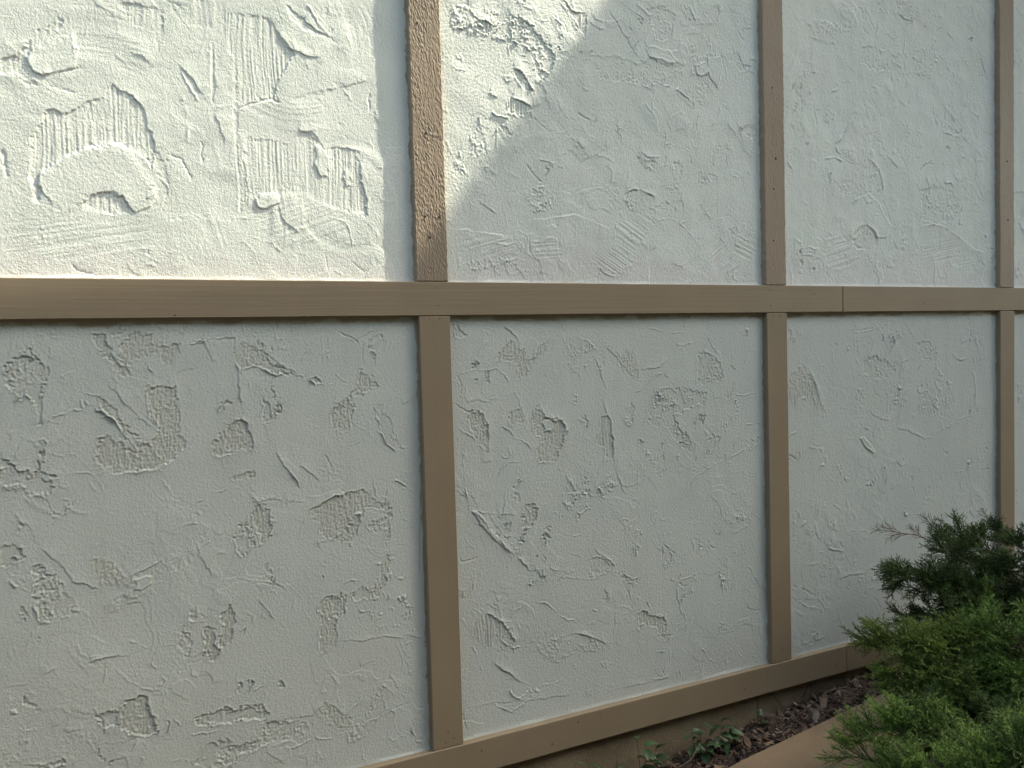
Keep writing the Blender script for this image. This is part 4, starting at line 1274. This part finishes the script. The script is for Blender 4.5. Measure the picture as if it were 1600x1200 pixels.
o = bpy.data.objects.new('core', me); COL.objects.link(o); o.parent = cone

# ------------------------------------------------------------------ leafy weeds at the footing
def leafmat(name, a, b):
    m, n, l, bs = newmat(name)
    v = mapping(n, l, (1, 1, 1))
    c = ramp(n, l, noise(n, l, v, 60, 3), [(.3, a), (.7, b)])
    oi = n.new('ShaderNodeObjectInfo'); hs = n.new('ShaderNodeHueSaturation')
    mr = n.new('ShaderNodeMapRange'); mr.inputs['To Min'].default_value = .65; mr.inputs['To Max'].default_value = 1.35
    l.new(oi.outputs['Random'], mr.inputs['Value']); l.new(mr.outputs[0], hs.inputs['Value']); l.new(c, hs.inputs['Color'])
    l.new(hs.outputs[0], bs.inputs['Base Color']); bs.inputs['Roughness'].default_value = .42
    bs.inputs['Specular IOR Level'].default_value = .4
    return m
M_LEAF = leafmat('weed_leaf', (.028, .058, .024), (.055, .098, .040))
M_STEM = simple('green_stem', [(.3, (.05, .06, .025)), (.7, (.09, .10, .05))], 60, .7, 100, 0)
def leaf_mesh(L, W, fold, droop):
    mb = MB(); ns = 7
    for i in range(ns):
        t = i/(ns-1); w = W*.5*math.sin(math.pi*min(1, t**.8*.97+.03))**.9*(1 if i else .15)
        if i == ns-1: w = .0004
        x = L*t; z = -droop*t*t*L
        mb.v += [(x, -w, z+fold*w), (x, -w*.5, z+fold*w*.35+.0008), (x, 0, z), (x, w*.5, z+fold*w*.35+.0008), (x, w, z+fold*w)]
    for i in range(ns-1):
        for k in range(4): mb.f.append((i*5+k, i*5+k+1, i*5+6+k, i*5+5+k))
    return mb.mesh('leaf', True)
LV = [leaf_mesh(.044, .027, .35, .5), leaf_mesh(.036, .023, .5, .3), leaf_mesh(.05, .026, .2, .8)]
for me in LV: me.materials.append(M_LEAF)
SLIM = leaf_mesh(.06, .011, .5, .9); SLIM.materials.append(M_LEAF)
def weed(loc, stems, label, size=1.0, slim=False, group='leafy weeds at the foot of the wall'):
    root = empty('weed_plant', loc, label, 'weed', group)
    for (dx, dy, h, nl) in stems:
        p0 = Vector((dx*.3, dy*.3, -.01)); p2 = Vector((dx, dy, h)); p1 = (p0+p2)/2+Vector((dx*.2, dy*.2, h*.1))
        mb = MB(); pts = [p0.lerp(p1, t).lerp(p1.lerp(p2, t), t) for t in (0, .25, .5, .75, 1)]
        mb.tube(pts, [.0016, .0014, .0012, .001, .0007], 5)
        me = mb.mesh('stem', True); me.materials.append(M_STEM)
        s = bpy.data.objects.new('stem', me); COL.objects.link(s); s.parent = root
        for k in range(nl):
            t = .35+.65*(k/(max(1, nl-1)))
            p = p0.lerp(p1, t).lerp(p1.lerp(p2, t), t)
            lf = bpy.data.objects.new('leaf', SLIM if slim else random.choice(LV)); COL.objects.link(lf); lf.parent = root
            az = k*2.4+random.uniform(-.4, .4)
            if math.sin(az) > .2: az = -az            # turn away from the wall
            lf.location = p; lf.rotation_euler = (random.uniform(-.5, .5), -random.uniform(-.1, .9), az)
            sc = 1.4*size*random.uniform(.7, 1.05)*(1-.25*t); lf.scale = (sc, sc, sc)
    return root
weed((1.655, -.045, gz(1.655, -.05)+.0), [(-.035, 0, .10, 6), (.005, -.02, .06, 4), (-.01, -.01, .125, 3)], 'leafy green weed against the footing left of the round dry cone', .95)
weed((1.73, -.05, gz(1.73, -.05)), [(.0, -.005, .105, 6), (.03, -.015, .07, 4)], 'broad leaved green weed touching the round dry cone', 1.0)
weed((1.905, -.03, gz(1.9, -.03)+.01), [(0, 0, .05, 4), (.01, -.01, .07, 2)], 'small two leaved dark weed under the footing joint, furthest right', .8)
weed((1.43, -.05, gz(1.43, -.05)+.0), [(.0, -.01, .135, 9), (.04, -.01, .115, 6), (-.02, .0, .165, 2)], 'clump of dark rounded leaves at the bottom edge of the picture', 1.05)
weed((1.20, -.045, gz(1.2, -.05)+.02), [(-.01, 0, .145, 4), (.03, -.01, .13, 3)], 'slim drooping leaved weed, leftmost along the footing', 1.0, True)
weed((1.33, -.04, gz(1.33, -.05)), [(.01, 0, .13, 4)], 'single upright slim leaved shoot between the two bottom weeds', .7, True)

# twigs
M_TWIG = simple('dry_twig', [(.3, (.16, .13, .09)), (.7, (.30, .25, .18))], 60, .8, 100, 0)
M_TWD = simple('dark_twig', [(.3, (.03, .022, .015)), (.7, (.06, .045, .03))], 60, .8, 100, 0)
def twig(pts, r, mat, label):
    mb = MB(); o = Vector(pts[0])
    mb.tube([Vector(p)-o for p in pts], [r, r*.9, r*.7][:len(pts)] if len(pts) <= 3 else r, 5)
    me = mb.mesh('twig', True); me.materials.append(mat)
    t = bpy.data.objects.new('twig', me); COL.objects.link(t); t.location = o
    t['label'] = label; t['category'] = 'twig'
twig([(1.545, -.07, -1.318), (1.60, -.07, -1.300), (1.635, -.065, -1.262)], .0016, M_TWIG, 'pale curved dry twig leaning over the mulch by the weeds')
twig([(2.045, -.02, -1.268), (2.02, -.008, -1.235), (1.985, -.003, -1.19)], .0011, M_TWD, 'thin dark twig leaning on the footing right of the joint')
twig([(2.13, -.01, -1.245), (2.155, -.006, -1.215), (2.185, -.004, -1.19)], .0013, M_TWD, 'short dark twig leaning on the footing under the sill joint')
twig([(2.50, -.13, -1.215), (2.60, -.16, -1.225), (2.72, -.19, -1.215)], .0018, M_TWIG, 'pale straight twig lying on the bark beside the juniper')

# ------------------------------------------------------------------ junipers
def junmat(name, a, b, c3):
    m, n, l, bs = newmat(name)
    at = N(n, 'ShaderNodeAttribute', attribute_name='age')
    oi = n.new('ShaderNodeObjectInfo')
    c = ramp(n, l, at.outputs['Fac'], [(0, c3), (.35, a), (1, b)])
    hs = n.new('ShaderNodeHueSaturation')
    mr = n.new('ShaderNodeMapRange'); mr.inputs['To Min'].default_value = .55; mr.inputs['To Max'].default_value = 1.35
    l.new(oi.outputs['Random'], mr.inputs['Value']); l.new(mr.outputs[0], hs.inputs['Value'])
    mh = n.new('ShaderNodeMapRange'); mh.inputs['To Min'].default_value = .485; mh.inputs['To Max'].default_value = .505
    wn = n.new('ShaderNodeMath'); wn.operation = 'FRACT'; w2 = n.new('ShaderNodeMath'); w2.operation = 'MULTIPLY'; w2.inputs[1].default_value = 7.13
    l.new(oi.outputs['Random'], w2.inputs[0]); l.new(w2.outputs[0], wn.inputs[0]); l.new(wn.outputs[0], mh.inputs['Value']); l.new(mh.outputs[0], hs.inputs['Hue'])
    l.new(c, hs.inputs['Color']); l.new(hs.outputs[0], bs.inputs['Base Color'])
    bs.inputs['Roughness'].default_value = .6; bs.inputs['Specular IOR Level'].default_value = .25
    return m
M_JDARK = junmat('juniper_dark', (.038, .064, .020), (.075, .120, .038), (.075, .055, .032))
M_JGRN = junmat('juniper_green', (.055, .095, .026), (.155, .240, .060), (.06, .05, .03))
M_JYEL = junmat('juniper_yellow', (.070, .115, .026), (.180, .250, .060), (.07, .055, .03))
M_BRCH = simple('juniper_bark', [(.3, (.09, .066, .046)), (.7, (.20, .155, .115))], 40, .85, 90, .002)

def spray_mesh(seed, L, mat, bare=False):
    rr = random.Random(seed)
    V = []; Q = []; A = []
    def prism(p, q, r0, r1, a0, a1):
        d = (q-p).normalized(); s = d.cross(Vector((.2, .3, .93)))
        if s.length < 1e-3: s = Vector((1, 0, 0))
        s.normalize(); t = d.cross(s); b = len(V)
        for k in range(3):
            an = 2.094*k; o = s*math.cos(an)+t*math.sin(an)
            V.append(p+o*r0); A.append(a0)
        for k in range(3):
            an = 2.094*k; o = s*math.cos(an)+t*math.sin(an)
            V.append(q+o*r1); A.append(a1)
        for k in range(3): Q.append((b+k, b+(k+1) % 3, b+3+(k+1) % 3, b+3+k))
    def needle(p, d, ln, a):
        s = d.cross(Vector((rr.uniform(-1, 1), rr.uniform(-1, 1), rr.uniform(-1, 1)))).normalized()*.00085
        b = len(V); V.extend([p-s, p+s, p+d*ln*.6+s*.8, p+d*ln]); A.extend([a, a, a, a+.15]); Q.append((b, b+1, b+2, b+3))
    def twigl(p, d, ln, lev, a):
        steps = max(3, int(ln/.0075)); seg = ln/steps
        cur = p.copy(); dd = d.copy()
        r = {0: .0016, 1: .0012, 2: .0010}[lev]
        for i in range(steps):
            t = i/steps
            dd = (dd + Vector((rr.gauss(0, .09), rr.gauss(0, .09), rr.gauss(0, .07)+.010))).normalized()
            nxt = cur+dd*seg
            prism(cur, nxt, r*(1-.5*t), r*(1-.5*(t+1/steps)), min(1, a+.5*t), min(1, a+.5*t+.1))
            if lev >= 1 or t > .5:
                for _ in range(2 if not bare else 0):
                    s = dd.cross(Vector((rr.uniform(-1, 1), rr.uniform(-1, 1), rr.uniform(-1, 1)))).normalized()
                    needle(cur.lerp(nxt, rr.random()), (dd*1.0+s*.75).normalized(), rr.uniform(.005, .009), min(1, a+.45*t+.25))
            if lev < 2 and t > (.12 if lev == 0 else .15) and rr.random() < (.95 if lev == 0 else .62):
                side = 1 if (i % 2) else -1
                ax = Vector((0, 0, 1)) if rr.random() < .75 else Vector((rr.uniform(-1, 1), rr.uniform(-1, 1), 0))
                s = dd.cross(ax).normalized()*side
                s = (s+Vector((0, 0, rr.uniform(-.25, .45)))).normalized()
                nd = (dd*rr.uniform(.75, 1.1)+s*rr.uniform(.5, .85)).normalized()
                twigl(nxt, nd, ln*(1-t)*rr.uniform(.38, .62)+.009, lev+1, min(1, a+.25))
            cur = nxt
    twigl(Vector((0, 0, 0)), Vector((1, 0, 0)), L, 0, 0.05 if not bare else 0)
    if not bare:
        for _ in range(5):
            o = Vector((rr.uniform(0, .03), 0, 0))
            twigl(o, Vector((1, rr.uniform(-.7, .7), rr.uniform(-.55, .55))).normalized(), L*rr.uniform(.65, .95), 0, .05)
    me = mesh_np('spray', np.array([tuple(v) for v in V]), np.array(Q), smooth=False)
    at = me.attributes.new('age', 'FLOAT', 'POINT'); at.data.foreach_set('value', np.array(A, np.float32))
    me.materials.append(mat)
    return me
SPR = {}
for nm, mt in (('d', M_JDARK), ('g', M_JGRN), ('y', M_JYEL)):
    SPR[nm] = [spray_mesh(s*7+ord(nm), ln, mt) for s, ln in ((1, .105), (2, .125), (3, .09), (4, .14))]
BARE = [spray_mesh(77, .12, M_BRCH, True)]
print('spray tris', sum(len(m.polygons)*2 for v in SPR.values() for m in v))

NSPR = {'n': 0}
def juniper(base, tips, kind, label, seed, nsp=9, up=.5, cap=298, fill=()):
    rr = random.Random(seed)
    root = empty('juniper_shrub', base, label, 'shrub', None)
    B = Vector(base)
    cnt = 0; nb = 0
    # stem stool
    for (tip, kk, ns, sc) in tips:
        T = Vector(tip)
        mid = B.lerp(T, .5)+Vector((rr.uniform(-.04, .04), rr.uniform(-.04, .04), rr.uniform(.0, .05)))
        N_ = 9
        pts = [B.lerp(mid, t).lerp(mid.lerp(T, t), t)+Vector((rr.gauss(0, .004), rr.gauss(0, .004), rr.gauss(0, .004))) for t in [i/N_ for i in range(N_+1)]]
        if nb < 290:
            mb = MB(); mb.tube([p-B for p in pts], [.006*(1-.85*i/N_)+.0006 for i in range(N_+1)], 5)
            me = mb.mesh('branch', True); me.materials.append(M_BRCH)
            o = bpy.data.objects.new('branch', me); COL.objects.link(o); o.parent = root; nb += 1
        L = (T-B).length
        for k in range(ns):
            if cnt >= cap: break
            f = 1.0 if k == 0 else rr.uniform(max(.25, 1-.40/L), 1.0)
            i = min(N_-1, int(f*N_)); p = pts[i].lerp(pts[i+1], f*N_-i)
            d = (pts[i+1]-pts[i]).normalized()
            if k == 0: p = pts[-1]-d*.05
            else:
                s = d.cross(Vector((0, 0, 1))).normalized()*(1 if k % 2 else -1)
                d = (d*rr.uniform(.5, 1.1)+s*rr.uniform(.15, .9)+Vector((0, 0, rr.uniform(-.45, .65)*up*1.4))).normalized()
            q = d.to_track_quat('X', 'Z').to_matrix() @ Matrix.Rotation(rr.gauss(0, .5), 3, 'X')
            if kk == 'b': me = BARE[0]
            elif rr.random() < .11: me = BARE[0]
            else:
                kq = kk if rr.random() < .8 else rr.choice('dg' if kk != 'y' else 'yg')
                me = rr.choice(SPR[kq])
            o = bpy.data.objects.new('spray', me); COL.objects.link(o); o.parent = root
            o.location = p-B; o.rotation_euler = q.to_euler()
            s_ = rr.uniform(.75, 1.15)*sc; o.scale = (s_, s_, s_); cnt += 1
    print(label, 'sprays', cnt)
    return root
# ---JUNIPERS---
JUN = [
 ((3.35, -.42, -1.12), 'dark open juniper spreading against the wall beside the right hand board', 5, [
  (2.215, -.30, -.68, 'd', 5, .9), (2.25, -.30, -.72, 'd', 7, .9), (2.30, -.28, -.68, 'd', 7, .9), (2.33, -.32, -.75, 'd', 8, 1), (2.30, -.30, -.83, 'd', 6, .9),
  (2.29, -.32, -.90, 'd', 6, .9), (2.34, -.34, -.945, 'd', 7, .9), (2.40, -.30, -.62, 'd', 7, .9), (2.44, -.34, -.72, 'd', 9, 1), (2.45, -.36, -.86, 'd', 9, 1),
  (2.52, -.34, -.95, 'd', 8, 1), (2.50, -.24, -.60, 'd', 6, .8), (2.40, -.22, -.585, 'b', 2, 1.0), (2.58, -.26, -.60, 'd', 8, .9), (2.62, -.36, -.70, 'd', 10, 1),
  (2.68, -.30, -.575, 'd', 9, .9), (2.62, -.38, -.82, 'd', 10, 1), (2.66, -.40, -.95, 'd', 9, 1), (2.75, -.38, -.60, 'd', 10, 1), (2.78, -.42, -.72, 'd', 10, 1), (2.80, -.44, -.86, 'd', 10, 1),
  (2.88, -.40, -.58, 'd', 10, 1), (2.92, -.45, -.70, 'd', 10, 1), (2.95, -.5, -.9, 'd', 10, 1), (3.02, -.42, -.62, 'd', 9, 1), (2.56, -.46, -.90, 'g', 8, 1), (2.45, -.50, -.93, 'g', 7, .9),
  (3.1, -.36, -.7, 'd', 6, 1), (2.34, -.32, -.93, 'd', 8, 1), (2.42, -.36, -.95, 'd', 9, 1), (2.55, -.40, -1.0, 'd', 9, 1), (2.70, -.45, -1.02, 'd', 9, 1), (2.36, -.34, -.84, 'd', 8, 1.1), (2.42, -.36, -.80, 'd', 8, 1.1), (2.48, -.36, -.92, 'd', 8, 1.1)]),
 ((2.75, -.80, -1.22), 'bright green juniper mound with a yellowish tip reaching over the sill board', 6, [
  (1.875, -.45, -.865, 'y', 7, .9), (1.91, -.47, -.84, 'y', 8, .9), (1.96, -.47, -.84, 'y', 8, .9), (2.00, -.50, -.86, 'y', 8, .9), (1.91, -.50, -.92, 'y', 8, .9), (1.93, -.50, -.98, 'g', 8, .9),
  (1.98, -.52, -1.03, 'g', 8, .9), (2.04, -.50, -.865, 'y', 8, .9), (2.10, -.52, -.86, 'y', 9, .9), (2.16, -.54, -.855, 'y', 9, .9), (2.22, -.58, -.85, 'g', 9, 1), (2.06, -.56, -.95, 'y', 9, 1),
  (2.06, -.55, -1.06, 'g', 9, 1), (2.16, -.62, -.92, 'g', 9, 1), (2.14, -.62, -1.02, 'g', 9, 1), (2.25, -.66, -.86, 'g', 9, 1), (2.30, -.68, -.84, 'g', 9, 1), (2.22, -.72, -.95, 'g', 9, 1),
  (2.12, -.72, -1.06, 'd', 9, 1), (2.34, -.72, -.92, 'g', 9, 1), (2.40, -.72, -.86, 'g', 9, 1), (2.30, -.80, -1.0, 'g', 9, 1), (2.1, -.66, -1.13, 'd', 9, 1), (2.2, -.8, -1.1, 'd', 9, 1),
  (2.45, -.65, -.84, 'g', 9, 1), (2.5, -.78, -.92, 'g', 9, 1), (2.0, -.46, -1.10, 'd', 7, .9), (2.08, -.42, -1.15, 'd', 7, .9), (2.02, -.60, -1.02, 'g', 7, 1), (2.35, -.55, -.9, 'g', 7, 1)]),
 ((2.35, -1.10, -1.33), 'low green juniper sprawling over the plank in the bottom right corner', 7, [
  (1.655, -.60, -1.06, 'g', 6, .9), (1.68, -.62, -1.02, 'g', 7, .9), (1.74, -.64, -.985, 'g', 8, .9), (1.72, -.66, -1.06, 'g', 8, .9), (1.66, -.68, -1.10, 'g', 7, .9), (1.78, -.62, -1.10, 'g', 6, .8), (1.64, -.74, -1.06, 'g', 8, .9),
  (1.82, -.70, -.99, 'g', 8, .9), (1.88, -.72, -1.01, 'g', 9, 1), (1.70, -.80, -1.04, 'g', 9, 1), (1.80, -.80, -1.0, 'g', 9, 1), (1.75, -.88, -1.02, 'g', 9, 1), (1.84, -.90, -.98, 'd', 9, 1),
  (1.92, -.85, -.96, 'g', 9, 1), (1.98, -.82, -.99, 'd', 9, 1), (1.90, -.98, -.98, 'g', 9, 1), (1.82, -1.0, -1.03, 'g', 9, 1), (2.02, -.92, -.98, 'd', 9, 1), (2.06, -.98, -.95, 'd', 9, 1),
  (1.96, -1.06, -1.0, 'd', 9, 1), (1.9, -.78, -1.1, 'd', 9, 1), (2.0, -.8, -1.1, 'd', 9, 1), (2.1, -.9, -1.05, 'd', 9, 1), (1.80, -.74, -1.16, 'd', 9, 1), (1.95, -.70, -1.18, 'd', 9, 1), (2.12, -1.08, -.95, 'd', 9, 1),
  (1.72, -.72, -1.15, 'd', 8, 1), (2.05, -.72, -1.0, 'd', 8, 1), (1.95, -.66, -1.02, 'd', 8, 1), (2.15,-.8,-1.0,'d',8,1)]),
]
SH = {5: (.045, 0, -.085), 6: (.06, 0, -.025), 7: (.065, 0, -.03)}
for base, label, seed, tips in JUN:
    s_ = SH[seed]
    juniper(base, [((x+s_[0], y, z+s_[2]), k, ns, sc) for x, y, z, k, ns, sc in tips], 'g', label, seed)

# grass stem at the right edge, its sunlit brightness painted in
M_YEL = simple('sunlit_stem_paint', [(.3, (.50, .62, .12)), (.7, (.60, .70, .18))], 60, .5, 100, 0)
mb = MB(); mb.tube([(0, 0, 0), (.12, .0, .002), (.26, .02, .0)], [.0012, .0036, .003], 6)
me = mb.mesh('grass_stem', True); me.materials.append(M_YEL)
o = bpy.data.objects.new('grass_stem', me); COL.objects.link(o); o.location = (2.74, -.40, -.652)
o['label'] = 'thin yellow green stem, sunlight painted into its colour, poking out of the dark juniper at the right edge'; o['category'] = 'stem'
